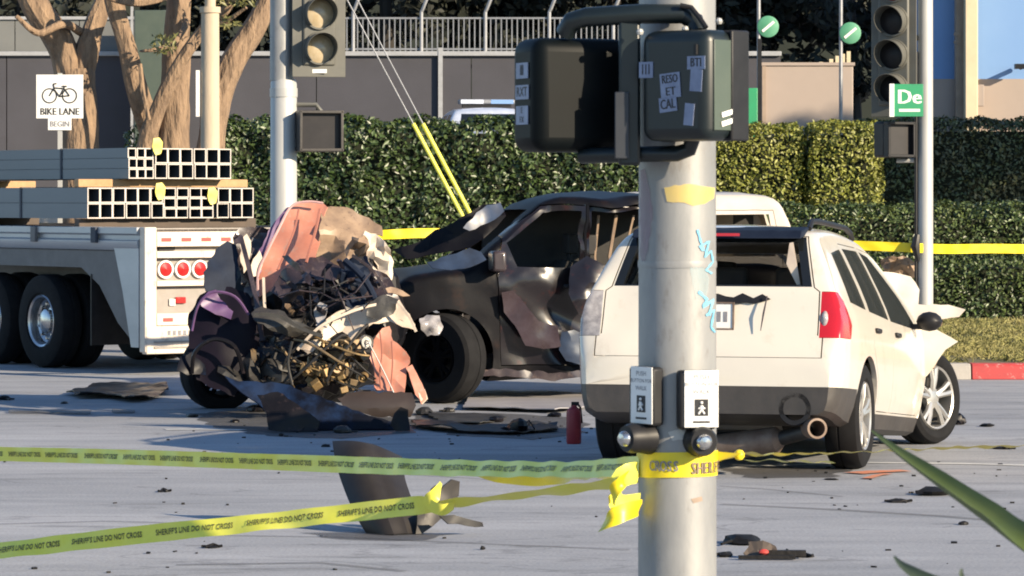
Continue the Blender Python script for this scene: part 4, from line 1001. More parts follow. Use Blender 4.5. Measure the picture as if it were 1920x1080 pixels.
# ------------------------------------------------------------------ white wreck beyond the suv
def build_white():
    t = thing('wrecked_van', 'white wrecked van beyond the suv with crumpled bonnet by the right signal pole', 'van', (.62, 40.55, .16), R(6))
    top = [(0, .5), (.02, 1.0), (.10, 1.5), (.25, 1.72), (.6, 1.77), (1.4, 1.78), (1.95, 1.765), (2.18, 1.70), (2.27, 1.5), (2.40, 1.15), (2.65, 1.0), (3.1, .92), (3.5, .80), (3.7, .62), (3.72, .45)]
    wp = [(.15, .82), (.4, .88), (.7, .9), (1.0, .88), (1.3, .83), (1.6, .78), (1.78, .74)]
    def dmg(p):
        q = p.copy(); n1 = ridged(p + Vector((3, 1, 2)), 2.3); n2 = fbm(p + Vector((1, 5, 2)), 3)
        s = min(1, max(0, (p.x - 2.2) / .5)); q.x += .12 * s * n1; q.y += .10 * s * n2; q.z += .12 * s * n1
        q.z += .015 * n2 if p.z > 1.6 else 0
        return q
    sh = carbody(top, wp, [(0, .94), (.3, 1), (3.2, 1), (3.72, .85)], [(0, .2), (3.72, .25)], 80, .10, .03, 12, dmg)
    sw = [(1.05, 1.12), (1.05, 1.56), (2.06, 1.57), (2.12, 1.12)]
    sw2 = [(.28, 1.12), (.32, 1.56), (.95, 1.565), (.95, 1.12)]
    body, res = carve(sh, [side_cut(sw, -1), side_cut(sw2, -1), arch(.75, .35, .4, -1), arch(3.1, .35, .4, -1), arch(.75, .35, .4, 1), arch(3.1, .35, .4, 1), end_cut([(-.62, 1.12), (.62, 1.12), (.55, 1.6), (-.55, 1.6)], 1.9, 2.8)], [('door', side_cut([(1.0, .3), (1.0, 1.62), (2.11, 1.62), (2.2, 1.1), (2.2, .3)], -1), .006)])
    body.materials.clear(); part('body', bend(body, dmg), 'white_body', t, ang=35)
    for nm, me in res: me.materials.clear(); part(nm, bend(me, dmg), 'white_body', t)
    part('cabin_lining', MB().box((1.2, .72, 1.3), (1.9, .03, .7)), 'cabin', t); part('cabin_lining', MB().box((1.55, .62, 1.32), (.7, .05, .5)), 'cabin_cream', t)
    seat(t, 1.6, -.35, .5, 'cabin_cream', .55); seat(t, 1.6, .35, .5, 'cabin_cream', .55)
    for y, s in ((-.74, -1), (.74, 1)):
        wheel(t, (.75, y, .34), .34, .22, .22, 'car', s); wheel(t, (3.1, y, .34), .34, .22, .22, 'car', s)
    part('bonnet', crumple([(1648, 508), (1680, 512), (1712, 520), (1728, 545), (1724, 572), (1780, 570), (1808, 580), (1796, 592), (1740, 600), (1700, 604), (1672, 580)], 39.2, (.2, 1.1), (0, 0), .06, 2.5, .07, 61), 'white_body', t, 'crumpled white bonnet', True, solid=.01, ang=45)
    part('torn_wing', crumple([(1650, 486), (1672, 482), (1700, 484), (1718, 494), (1720, 522), (1690, 520), (1660, 510)], 40.1, (.1, .4), (0, 0), .08, 5, .05, 62), 'tan_sheet', t, 'torn brown metal', True, solid=.01, flat=True)
    part('bumper', crumple([(1690, 604), (1740, 602), (1770, 600), (1766, 612), (1720, 618), (1690, 616)], 39.1, (.2, .4), (0, 0), .03, 4, .05, 63), 'tan_sheet', t, None, True, solid=.01)
build_white()

# ------------------------------------------------------------------ police car on the raised lot
def build_police():
    t = thing('police_car', 'white police car with roof light bar behind the tall hedge', 'car', (W(912, 0, 69.2).x, 69.2, 2.04), R(-82))
    top = [(-2.2, .6), (-2.15, .95), (-1.7, 1.05), (-1.3, 1.1), (-.9, 1.35), (-.5, 1.47), (.1, 1.5), (.6, 1.45), (1.1, 1.15), (1.35, 1.03), (2.0, .95), (2.35, .8), (2.4, .5)]
    wp = [(.15, .82), (.5, .92), (.85, .93), (1.05, .88), (1.3, .76), (1.5, .64)]
    sh = carbody(top, wp, [(-2.2, .85), (-1.8, 1), (1.9, 1), (2.4, .8)], [(-2.2, .25), (2.4, .22)], 70, .09, .03, 10)
    fw = [(.0, 1.06), (.05, 1.40), (.5, 1.38), (.95, 1.08)]; rw = [(-.08, 1.06), (-.05, 1.40), (-.6, 1.38), (-1.05, 1.08)]
    pcs = [('door_window', side_cut(w, s), .004) for w in (fw, rw) for s in (-1, 1)] + [('windshield', end_cut([(-.66, 1.08), (.66, 1.08), (.56, 1.40), (-.56, 1.40)], .62, 1.3), .004)]
    body, res = carve(sh, [arch(x, .33, .38, s) for x in (-1.4, 1.45) for s in (-1, 1)], pcs)
    body.materials.clear(); part('body', body, 'police_white', t)
    for nm, me in res: me.materials.clear(); part(nm, me, 'glass_dark', t)
    for x in (-1.4, 1.45):
        for s in (-1, 1): wheel(t, (x, s * .8, .33), .33, .22, .21, 'car', s)
    lb = part('light_bar', MB().box((0, 0, 1.64), (.24, 1.05, .09)), 'fence_grey', t, bevel=.03)
    part('bar_mount', MB().box((0, 0, 1.565), (.16, .9, .06)), 'black_plastic', lb)
    part('bar_lens', MB().box((.005, .28, 1.64), (.236, .42, .075)), 'blue_wall', lb); part('bar_lens', MB().box((.005, -.28, 1.64), (.236, .42, .075)), 'police_white', lb)
build_police()

# ------------------------------------------------------------------ flatbed trailer
TH = Vector((-.59, .807, 0)).normalized(); TL = Vector((-TH.y, TH.x, 0))
TO = Vector((-2.93, 40.7, 0))
TRZ = math.atan2(TH.y, TH.x)
def build_trailer():
    t = thing('flatbed_trailer', 'white flatbed trailer with dual wheels carrying steel tubes at the left', 'trailer', TO, TRZ)
    hw = 1.27
    part('deck', MB().box((6.2, 0, 1.53), (12.3, 2 * hw - .02, .07)), 'timber_dark', t)
    for s in (-1, 1):
        part('side_rail', MB().prism([(s * (hw - .05), 1.33), (s * hw, 1.34), (s * (hw + .03), 1.39), (s * (hw + .03), 1.44), (s * hw, 1.46), (s * hw, 1.50), (s * (hw + .035), 1.52), (s * (hw + .035), 1.585), (s * (hw - .05), 1.59)], 'x', .06, 12.3), 'trailer_rail', t)
        for k in range(6):
            part('stake_pocket', MB().box((.95 + k * 1.35, s * (hw + .045), 1.50), (.11, .04, .17)), 'trailer_grey' if k % 2 else 'strap', t, bevel=.006)
        part('main_beam', MB().box((6.2, s * .5, 1.13), (11.8, .14, .72)), 'trailer_grey', t)
        part('side_skirt', MB().prism([(.15, 1.33), (5.2, 1.33), (5.2, 1.02), (4.9, 1.14), (1.35, 1.14), (.95, .95), (.55, .55), (.15, .30)], 'y', s * (hw - .06), s * (hw - .02)), 'trailer_grey', t)
        part('mud_flap', MB().box((1.12, s * .95, .68), (.02, .62, .78)), 'black_plastic', t)
        for x in (2.28, 3.50):
            wheel(t, (x, s * 1.12, .525), .525, .28, .30, 'truck', s); wheel(t, (x, s * .79, .525), .525, .28, .30, 'truck', s)
    for x in (2.28, 3.50):
        part('axle', MB().tube([(x, -1.1, .525), (x, 1.1, .525)], .075, 12), 'engine_dark', t)
        part('hanger', MB().box((x + .3, 0, .8), (.25, 1.3, .3)), 'engine_dark', t)
    # rear frame: posts, bars, recessed panels, lamps
    for y in (hw - .07, -(hw - .07)):
        part('rear_post', MB().box((.0, y, .92), (.12, .145, 1.34)), 'trailer_white', t, bevel=.01)
    part('corner_plate', MB().prism([(.06, 1.46), (.62, 1.46), (.40, .9), (.22, .30), (.06, .30)], 'y', hw - .005, hw + .012), 'trailer_rail', t)
    part('rear_panel', MB().box((.06, 0, .93), (.02, 2 * hw - .3, 1.30)), 'trailer_inner', t)
    bars = [('header_bar', 1.46, .16), ('upper_bar', 1.295, .075), ('middle_bar', .985, .06), ('lower_bar', .60, .13)]
    for nm, z, h in bars:
        ob = part(nm, MB().box((.0, 0, z), (.09, 2 * hw - .31, h)), 'trailer_white', t, bevel=.006)
        if nm in ('header_bar', 'lower_bar'):
            for k in range(9):
                if k % 2 == 0 or nm == 'header_bar':
                    part('reflector', MB().box((-.048, 1.0 - k * .25 if nm == 'header_bar' else .98 - k * .235, z - .005), (.006, .12, .04)), 'reflector_red', ob)
    for sy in (1, -1):
        for k in range(3):
            y = sy * (.97 - k * .215)
            rg = part('lamp', MB().lathe([(.001, -.03), (.07, -.02), (.078, .0), (.078, .03), (.001, .03)], 'x', 24, Matrix.Translation((.025, y, 1.135))), 'lens_red', t, 'round red tail lamp')
            part('bezel', MB().lathe([(.078, -.012), (.098, -.012), (.1, .02), (.078, .02)], 'x', 24, Matrix.Translation((.025, y, 1.135)), True), 'white_paint_sign', rg)
        part('dark_slot', MB().box((.035, sy * .95, 1.365), (.02, .2, .05)), 'black_plastic', t)
        part('marker_lamp', MB().box((.03, sy * .78, .80), (.03, .13, .07)), 'lens_red', t, bevel=.01)
        part('marker_plate', MB().box((.035, sy * .88, .78), (.02, .07, .07)), 'white_paint_sign', t)
    ug = part('underride_guard', MB().box((-.02, 0, .38), (.10, 2 * hw - .02, .30)), 'trailer_white', t, bevel=.012)
    for z in (.30, .36): part('guard_rib', MB().box((-.078, 0, z), (.014, 2 * hw - .2, .018)), 'trailer_inner', ug)
    mb = MB()
    for k in range(9): mb.box((-.0725, .98 - k * .065, .455), (.004, .038, .05))
    part('stamped_mark', mb, 'ink_faded', ug)
    part('licence_bracket', MB().box((.0, 0, .82), (.04, .34, .2)), 'white_paint_sign', t)
build_trailer()
def tube_mesh(s, h, wall, L):
    mb = MB(); v = []
    for x in (0, L):
        for (a, c) in ((s, h), (s - 2 * wall, h - 2 * wall)):
            v += [(x, -a / 2, -c / 2), (x, a / 2, -c / 2), (x, a / 2, c / 2), (x, -a / 2, c / 2)]
    f = []
    for k in range(4):
        j = (k + 1) % 4
        f += [(k, j, 8 + j, 8 + k), (4 + k, 12 + k, 12 + j, 4 + j), (k, 4 + k, 4 + j, j), (8 + k, 8 + j, 12 + j, 12 + k)]
    mb.add(v, f); me = mb.mesh('tube')
    me.materials.append(MATS['steel_tube']); me.materials.append(MATS['steel_end'])
    for p in me.polygons:
        if abs(p.normal.x) > .9: p.material_index = 1
    return me
def bundle(lab, y0, z0, nc, nr, s, h, x0=1.3, L=9.5, tags=()):
    t = thing('tube_bundle', lab, 'steel tubes', TO + TH * x0 + TL * y0 + Vector((0, 0, z0)), TRZ, 'bundles of square steel tube')
    me = tube_mesh(s - .004, h - .004, .012, L); rnd = random.Random(int(abs(y0 * 100) + z0 * 10))
    for r_ in range(nr):
        for c in range(nc):
            o = link('tube', me, t); o.location = (rnd.uniform(-.015, .015), -(c + .5) * s, (r_ + .5) * h)
    for x in (1.5, 5.0, 8.2):
        mb = MB(); w, hh, e = nc * s, nr * h, .006
        for (yy, zz_, sy, sz) in ((-w / 2, -.003 + .0, w, .004), (-w / 2, hh + e / 2, w, e), (e / 2, hh / 2, e, hh), (-w - e / 2, hh / 2, e, hh)):
            if zz_ < 0: continue
            mb.box((x, yy, zz_), (.04, sy, sz))
        part('strap', mb, 'strap', t, flat=True)
    for (yy, zz_) in tags:
        v, f = cdt_panel([(-.06, .05), (-.02, .1), (.05, .09), (.07, .0), (.03, -.1), (-.04, -.08)], .05, 5, .01)
        mb = MB(); mb.add([(-.02 - .02 * fbm(Vector((p.x, p.y, 1)), 12), p.x + yy, p.y + zz_) for p in v], f); part('end_tag', mb, 'tag_yellow', t, solid=.008, label='yellow end tag')
    return t
ZL, ZU = 1.675, 2.115
bundle('left lower bundle of square steel tubes, two rows of six', 1.22, ZL, 6, 2, .163, .172, 1.28)
bundle('middle lower bundle of steel tubes, three rows of four', .235, ZL, 4, 3, .160, .115, 1.28, tags=((.06, .30), (-.62, .25)))
bundle('right lower bundle of steel tubes at the trailer end, two rows of three', -.46, ZL, 3, 2, .163, .172, 1.28)
bundle('left upper bundle of small steel tubes, three rows of three', .70, ZU, 3, 3, .112, .115, 1.28)
bundle('middle upper bundle of steel tubes with a yellow tag', .35, ZU, 3, 2, .165, .172, 1.28, tags=((-.02, .36),))
bundle('right upper bundle of steel tubes, two rows of three', -.155, ZU, 3, 2, .165, .172, 1.28)
def timber(lab, x, y0, y1, z, h, m, w=.10):
    t = thing('timber_bearer', lab, 'timber', TO + TH * x + Vector((0, 0, z)), TRZ, 'timber bearers under the tubes')
    part('beam', MB().box((0, (y0 + y1) / 2, h / 2), (w, abs(y1 - y0), h)), m, t, bevel=.008)
timber('pale timber bearer between the upper and lower tube bundles', 1.55, 1.20, -1.0, 2.022, .09, 'timber')
timber('pale timber bearer hidden further along between the tube bundles', 6.5, 1.20, -1.0, 2.022, .09, 'timber')
timber('dark timber bearer under the lower tube bundles at their end', 1.45, 1.25, -1.05, 1.568, .105, 'timber_dark')
timber('dark timber bearer under the lower tube bundles further along', 6.5, 1.25, -1.05, 1.568, .105, 'timber_dark')

# ------------------------------------------------------------------ torn engine wreck
def build_wreck():
    D = 32.6; c = G(560, 782)
    t = thing('wrecked_car', 'crushed wreck with exposed engine and salmon panels beside the burnt pickup', 'wrecked car', (c.x, D + .4, 0))
    def pn(name, poly, d, m, amp=.05, sc_=3, tilt=(0, .15), curve=(0, 0), seed=1, lab=None, solid=.008, res=.042, ang=22, jag=.012):
        return part(name, crumple(poly, d, tilt, curve, amp, sc_, res, seed, jag), m, t, lab, True, solid=solid, ang=ang)
    # crushed body mass behind the panels
    rnd = random.Random(4); mb = MB(); vs = []; n = 26; m_ = 18
    for i in range(m_ + 1):
        th = math.pi * i / m_
        for k in range(n):
            a = 2 * math.pi * k / n; dv = Vector((math.sin(th) * math.cos(a), math.sin(th) * math.sin(a), math.cos(th)))
            q = Vector((dv.x * .82, dv.y * .75, .80 + dv.z * .72)); q += dv * (.14 * ridged(dv + Vector((4, 2, 1)), 2.2) + .08 * fbm(dv, 4))
            q.z = max(q.z, .06); vs.append(q)
    mb.add(vs, [(i * n + k, (i + 1) * n + k, (i + 1) * n + (k + 1) % n, i * n + (k + 1) % n) for i in range(m_) for k in range(n)])
    mb.xf(Matrix.Translation((.06, .35, 0))); part('crushed_shell', mb, 'black_sheet', t, ang=20)
    pn('hood_panel', [(484, 560), (482, 512), (500, 470), (522, 425), (545, 386), (575, 377), (604, 380), (613, 388), (606, 425), (600, 455), (592, 488), (560, 496), (530, 520), (505, 548)], 32.6, 'salmon', .05, 1.9, (-.2, .45), (.0, .0), 11, 'upright salmon coloured bonnet panel')
    pn('hood_edge', [(474, 520), (486, 470), (508, 425), (535, 390), (546, 386), (524, 428), (502, 472), (488, 515)], 32.7, 'purple_sheet', .02, 3, (.4, .3), (0, 0), 12)
    pn('roof_panel', [(600, 385), (628, 386), (660, 392), (690, 408), (714, 424), (718, 442), (700, 438), (676, 446), (662, 470), (652, 505), (622, 500), (592, 490), (602, 440)], 32.75, 'tan_sheet', .07, 2.6, (.2, .5), (0, 0), 13, 'torn brown roof panel')
    pn('headliner', [(684, 432), (704, 438), (726, 462), (738, 492), (734, 526), (712, 520), (694, 492), (676, 470)], 32.55, 'cream_sheet', .05, 4, (.3, .3), (0, 0), 14, 'cream torn lining')
    pn('trim_flap', [(646, 470), (662, 448), (682, 440), (692, 462), (684, 492), (662, 500)], 32.4, 'tan_sheet', .06, 7, (0, 0), (0, 0), 15)
    pn('dark_sheet', [(508, 545), (530, 508), (560, 486), (600, 482), (636, 500), (652, 520), (600, 528), (560, 530), (530, 560)], 32.35, 'mauve_sheet', .06, 3.5, (0, .7), (0, 0), 16)
    pn('dash_panel', [(528, 560), (536, 532), (580, 520), (630, 528), (646, 552), (640, 590), (600, 612), (556, 606), (532, 592)], 32.3, 'black_sheet', .07, 3, (0, .3), (0, 0), 17, 'black torn dashboard')
    pn('navy_tube', [(636, 492), (660, 482), (690, 505), (706, 535), (702, 570), (676, 590), (650, 575), (642, 540)], 32.25, 'navy_sheet', .06, 4, (.2, .3), (0, 0), 18)
    pn('side_sheet', [(690, 500), (722, 515), (738, 540), (750, 572), (720, 580), (690, 575), (680, 545)], 32.3, 'mauve_sheet', .08, 4.5, (.3, .3), (0, 0), 19)
    pn('wing_panel', [(560, 652), (590, 618), (622, 592), (668, 574), (712, 568), (748, 562), (768, 590), (778, 620), (752, 614), (730, 604), (700, 606), (676, 622), (660, 640), (640, 622), (610, 640), (580, 662)], 31.95, 'cream_sheet', .05, 3.4, (.1, .3), (0, 0), 20, 'bent cream front wing')
    pn('wing_panel', [(690, 566), (720, 552), (748, 562), (738, 590), (706, 600), (688, 590)], 31.9, 'grey_sheet', .04, 4, (.1, .3), (0, 0), 21)
    pn('bumper_beam', [(470, 588), (488, 576), (520, 582), (560, 604), (602, 622), (596, 640), (560, 634), (520, 622), (484, 606)], 31.75, 'grey_sheet', .012, 2.5, (.1, .25), (0, 7), 22, 'grey bent crossbeam')
    pn('shattered_glass', [(588, 582), (600, 566), (614, 572), (606, 604), (592, 612)], 32.0, 'lamp_clear', .02, 6, (0, .2), (0, 0), 23)
    pn('pale_strip', [(452, 448), (462, 438), (470, 452), (468, 486), (458, 512), (450, 480)], 32.5, 'cream_sheet', .02, 4, (.3, .2), (0, 0), 24)
    pn('pale_strip', [(474, 486), (486, 470), (492, 486), (484, 516), (470, 520)], 32.45, 'cream_sheet', .02, 4, (.3, .2), (0, 0), 25)
    pn('pillar_sheet', [(440, 450), (452, 440), (478, 470), (492, 520), (498, 580), (480, 592), (462, 560), (446, 500)], 32.65, 'mauve_sheet', .06, 4, (.4, .2), (0, 0), 26)
    pn('left_wing', [(404, 468), (424, 452), (440, 460), (446, 500), (440, 540), (412, 552), (388, 545), (384, 510)], 32.2, 'navy_sheet', .025, 3, (.5, .3), (0, 0), 27)
    pn('cowl_sheet', [(436, 446), (448, 428), (486, 424), (508, 436), (500, 470), (488, 506), (458, 510), (440, 480)], 32.75, 'mauve_sheet', .05, 4, (.3, .2), (0, 0), 38)
    pn('left_wing', [(352, 590), (372, 556), (398, 536), (432, 540), (462, 552), (480, 590), (486, 650), (470, 710), (440, 744), (404, 730), (370, 712), (354, 660)], 32.0, 'left_shade', .035, 1.5, (.2, .25), (.4, .3), 28, 'dark dented left wing')
    pn('purple_flap', [(374, 566), (390, 548), (404, 544), (412, 562), (436, 584), (432, 600), (404, 590), (386, 580)], 31.95, 'purple_sheet', .03, 4, (.2, .3), (0, 0), 29, 'purple torn flap', ang=60)
    pn('lower_valance', [(340, 668), (360, 660), (384, 684), (386, 704), (352, 702), (334, 694)], 31.9, 'blue_plastic', .03, 4, (.2, .3), (0, 0), 31)
    pn('lower_panel', [(400, 640), (450, 640), (500, 632), (548, 650), (556, 690), (540, 730), (500, 740), (450, 720), (410, 700)], 32.0, 'engine_dark', .12, 3.5, (.1, .2), (0, 0), 32)
    pn('door_panel', [(700, 640), (716, 616), (730, 612), (736, 640), (752, 652), (768, 672), (762, 700), (758, 738), (735, 733), (706, 732), (703, 700), (694, 672)], 31.9, 'salmon', .035, 3.6, (.0, .25), (0, 0), 33, 'salmon pink torn door panel')
    pn('trim_strip', [(760, 690), (772, 684), (786, 710), (800, 748), (790, 758), (776, 730)], 31.85, 'salmon', .012, 4, (.1, .2), (0, 0), 34, 'narrow bent orange strip')
    pn('trim_end', [(783, 732), (796, 730), (802, 748), (792, 758)], 31.83, 'cream_sheet', .006, 4, (.1, .2), (0, 0), 35)
    pn('floor_panel', [(632, 748), (660, 738), (720, 736), (772, 738), (780, 760), (770, 782), (700, 780), (650, 770)], 31.7, 'floor_brown', .010, 2, (0, .5), (0, 5), 36, 'dull brown floor panel')
    pn('dark_opening', [(684, 614), (700, 602), (722, 604), (724, 622), (704, 628), (692, 640)], 32.2, 'black_sheet', .03, 5, (0, 0), (0, 0), 37)
    wheel(t, tuple(pm(t).inverted() @ (G(408, 768) + Vector((0, .25, .34)))), .36, .27, .23, 'car', -1, R(25), R(6), 'wheel_shadow')
    # engine: block, pulleys, hoses, brackets
    def L(px, py, d): return pm(t).inverted() @ W(px, py, d)
    rnd = random.Random(9)
    e = MB()
    for k in range(26):
        q = L(rnd.uniform(585, 690), rnd.uniform(640, 725), 31.95 + rnd.uniform(0, .35)); s = [rnd.uniform(.05, .17) for _ in range(3)]
        e.xf(Matrix.Identity(4)); b_ = MB().box((0, 0, 0), s); b_.xf(Matrix.Translation(q) @ Matrix.Rotation(rnd.uniform(-.6, .6), 4, 'Y') @ Matrix.Rotation(rnd.uniform(-.6, .6), 4, 'Z')); e.add(b_.v, b_.f)
    eng = part('engine_block', e, 'engine_brown', t, bevel=.006)
    e = MB()
    for k in range(20):
        q = L(rnd.uniform(565, 650), rnd.uniform(682, 732), 31.80 + rnd.uniform(0, .15)); s = [rnd.uniform(.025, .08) for _ in range(3)]
        b_ = MB().box((0, 0, 0), s); b_.xf(Matrix.Translation(q) @ Matrix.Rotation(rnd.uniform(-1, 1), 4, 'Y') @ Matrix.Rotation(rnd.uniform(-1, 1), 4, 'Z')); e.add(b_.v, b_.f)
    part('oil_pan', e, 'engine_gold', eng, bevel=.005)
    for k in range(5):
        q = L(rnd.uniform(590, 690), rnd.uniform(625, 710), 31.82); r_ = rnd.uniform(.035, .075)
        Mq = Matrix.Translation(q) @ Matrix.Rotation(rnd.uniform(-.5, .5), 4, 'Z') @ Matrix.Rotation(rnd.uniform(-.4, .4), 4, 'X')
        part('pulley', MB().lathe([(.001, -.02), (r_ * .3, -.03), (r_ * .4, -.01), (r_ * .8, -.01), (r_, -.03), (r_ * .85, .0), (r_, .03), (.001, .03)], 'y', 20, Mq), rnd.choice(['engine_brown', 'engine_gold', 'alloy']), eng)
    for k in range(16):
        p0 = L(rnd.uniform(500, 700), rnd.uniform(610, 700), 31.8 + rnd.uniform(0, .2)); p3 = L(rnd.uniform(520, 705), rnd.uniform(640, 735), 31.75 + rnd.uniform(0, .2))
        p1 = p0 + Vector((rnd.uniform(-.2, .2), -.12, rnd.uniform(-.1, .2))); p2 = p3 + Vector((rnd.uniform(-.2, .2), -.12, rnd.uniform(-.1, .15)))
        pts = [(1 - s) ** 3 * p0 + 3 * (1 - s) ** 2 * s * p1 + 3 * (1 - s) * s * s * p2 + s ** 3 * p3 for s in [j / 9 for j in range(10)]]
        part('hose', MB().tube(pts, rnd.uniform(.006, .014), 7), rnd.choice(['engine_dark', 'engine_brown', 'engine_gold', 'engine_dark', 'black_plastic']), eng)
    for k in range(42):
        x, y = rnd.uniform(475, 610), rnd.uniform(600, 725)
        q = [(x + rnd.uniform(-16, 16) * math.cos(j), y + rnd.uniform(8, 18) * math.sin(j)) for j in (0, 1.4, 2.6, 3.9, 5.2)]
        aa = rnd.uniform(-1.5, 1.5); LL = rnd.uniform(9, 26); SS = rnd.uniform(3, 8)
        q = [(x + math.cos(aa) * LL * math.cos(j) * rnd.uniform(.7, 1.2) - math.sin(aa) * SS * math.sin(j), y + math.sin(aa) * LL * math.cos(j) * rnd.uniform(.7, 1.2) + math.cos(aa) * SS * math.sin(j)) for j in (0, 1.0, 2.3, 3.1, 4.2, 5.3)]
        pn('torn_bracket', q, 31.85 + rnd.uniform(0, .25), rnd.choice(['engine_dark', 'black_sheet', 'navy_sheet', 'black_sheet', 'engine_brown', 'engine_dark', 'grey_sheet']), .05, 8, (rnd.uniform(-.6, .6), rnd.uniform(-.6, .6)), (0, 0), 100 + k, None, .006, .04, 60)
    for k in range(26):
        x, y = rnd.uniform(540, 745), rnd.uniform(490, 600)
        aa = rnd.uniform(-1.2, 1.2); LL = rnd.uniform(10, 30); SS = rnd.uniform(3, 7)
        q = [(x + math.cos(aa) * LL * math.cos(j) * rnd.uniform(.7, 1.2) - math.sin(aa) * SS * math.sin(j), y + math.sin(aa) * LL * math.cos(j) * rnd.uniform(.7, 1.2) + math.cos(aa) * SS * math.sin(j)) for j in (0, 1.0, 2.3, 3.1, 4.2, 5.3)]
        pn('metal_scrap', q, 31.95 + rnd.uniform(0, .2), rnd.choice(['black_sheet', 'navy_sheet', 'mauve_sheet', 'black_sheet', 'mauve_sheet', 'navy_sheet', 'black_sheet', 'tan_sheet', 'black_sheet']), .06, 7, (rnd.uniform(-.6, .6), rnd.uniform(-.6, .6)), (0, 0), 200 + k, None, .006, .04, 60)
    for k in range(9):
        p0 = L(rnd.uniform(520, 740), rnd.uniform(500, 580), 31.9); p3 = L(rnd.uniform(560, 740), rnd.uniform(540, 620), 31.85); m2 = (p0 + p3) / 2 + Vector((rnd.uniform(-.1, .1), -.1, rnd.uniform(-.1, .12)))
        part('cable', MB().tube([p0, p0.lerp(m2, .6), m2, m2.lerp(p3, .6), p3], .006, 6), rnd.choice(['engine_dark', 'black_plastic', 'mauve_sheet']), t)
    def beam(px, d, r_, m, n=4, name='bent_beam', lab=None):
        pts = spline([W(x, y, dd) for (x, y), dd in zip(px, d if isinstance(d, list) else [d] * len(px))], 5)
        part(name, MB().tube(pts, r_, n), m, t, lab, world=True, ang=30)
    beam([(476, 590), (520, 592), (566, 616), (604, 630)], 31.66, .022, 'grey_sheet')
    beam([(558, 656), (596, 616), (640, 592), (692, 574), (744, 566)], [31.8, 31.78, 31.8, 31.85, 31.9], .016, 'cream_sheet')
    beam([(744, 566), (766, 592), (780, 622)], 31.88, .014, 'cream_sheet')
    beam([(452, 446), (466, 500), (480, 560), (492, 640)], [32.3, 32.2, 32.1, 31.95], .028, 'mauve_sheet')
    beam([(494, 520), (496, 570), (500, 600)], 32.0, .016, 'cream_sheet')
    beam([(646, 488), (680, 520), (702, 560), (700, 590)], [32.0, 31.95, 31.95, 31.9], .030, 'navy_sheet', 8)
    beam([(660, 478), (700, 508), (726, 552)], 32.0, .016, 'mauve_sheet')
    beam([(690, 640), (716, 690), (738, 736)], 31.78, .006, 'alloy', 6)
    beam([(548, 640), (540, 680), (548, 722)], 31.75, .012, 'engine_dark', 6)
    beam([(430, 708), (470, 726), (520, 742)], 30.9, .014, 'grey_sheet')
    beam([(484, 556), (484, 512), (502, 470), (524, 426), (546, 387), (576, 378), (606, 381)], [32.45, 32.45, 32.5, 32.6, 32.7, 32.72, 32.72], .012, 'hood_lip', 6, 'hood_edge')
    beam([(600, 392), (592, 430), (580, 470), (574, 492)], [32.6, 32.5, 32.4, 32.35], .014, 'hood_rib', 5, 'hood_rib')
    beam([(560, 392), (552, 430), (536, 470), (520, 506)], [32.62, 32.5, 32.4, 32.32], .010, 'hood_rib', 5, 'hood_rib')
    beam([(712, 622), (716, 660), (712, 700), (714, 730)], 31.80, .007, 'hood_rib', 5, 'door_rib')
    beam([(734, 640), (736, 680), (732, 732)], 31.80, .007, 'hood_rib', 5, 'door_rib')
    beam([(536, 552), (580, 540), (630, 548)], 32.05, .010, 'black_plastic', 5)
    beam([(540, 580), (586, 572), (640, 560)], 32.05, .012, 'black_plastic', 5)
    beam([(360, 620), (372, 572), (400, 548), (440, 556), (466, 590)], [31.9, 31.85, 31.85, 31.9, 31.95], .012, 'purple_sheet', 5)
    beam([(360, 700), (366, 660), (400, 636), (440, 650), (456, 700)], [31.85, 31.8, 31.8, 31.8, 31.85], .018, 'black_sheet', 6, 'wheel_arch')
build_wreck()

# ------------------------------------------------------------------ traffic signals
def frame(pos, yaw): return Matrix.Translation(pos) @ Matrix.Rotation(yaw, 4, 'Z')      # local -y looks out of the face
def signal_head(t, pos, yaw, lenses, bw, m='signal_olive', gap=.356, label=None):
    """three sections; lenses from top to bottom; pos is the centre of the lowest section"""
    M = frame(pos, yaw); n = len(lenses); hh = n * gap
    hd = part('signal_head', MB().box((0, .1, (n - 1) * gap / 2), (.34, .20, hh - .01), M), m, t, label, bevel=.02)
    if bw: part('backplate', MB().box((0, .03, (n - 1) * gap / 2), (bw, .012, hh + .22), M), m, hd, bevel=.004)
    for i, lm in enumerate(lenses):
        z = (n - 1 - i) * gap; Mz = M @ Matrix.Translation((0, 0, z))
        part('lens', MB().lathe([(.001, -.035), (.07, -.03), (.12, -.012), (.145, .0), (.15, .012)], 'y', 28, Mz), lm, hd)
        part('door_ring', MB().lathe([(.148, .0), (.148, -.03), (.165, -.03), (.17, .0)], 'y', 28, Mz, True), m, hd)
        # cutaway tunnel visor
        vs = []; fs = []; k_ = 26
        for rr in (.158, .152):
            for j in range(k_ + 1):
                a = R(-52) + R(284) * j / k_; dep = -.05 - .20 * (0.25 + 0.75 * max(0, math.sin(a) * .5 + .5))
                vs += [(math.cos(a) * rr, 0, math.sin(a) * rr), (math.cos(a) * rr, dep, math.sin(a) * rr)]
        o2 = 2 * (k_ + 1)
        for j in range(k_):
            fs += [(2 * j, 2 * j + 1, 2 * j + 3, 2 * j + 2), (o2 + 2 * j, o2 + 2 * j + 2, o2 + 2 * j + 3, o2 + 2 * j + 1), (2 * j + 1, o2 + 2 * j + 1, o2 + 2 * j + 3, 2 * j + 3)]
        part('visor', MB().add(vs, fs, Mz), 'black_plastic' if m != 'signal_olive' else m, hd)
    return hd
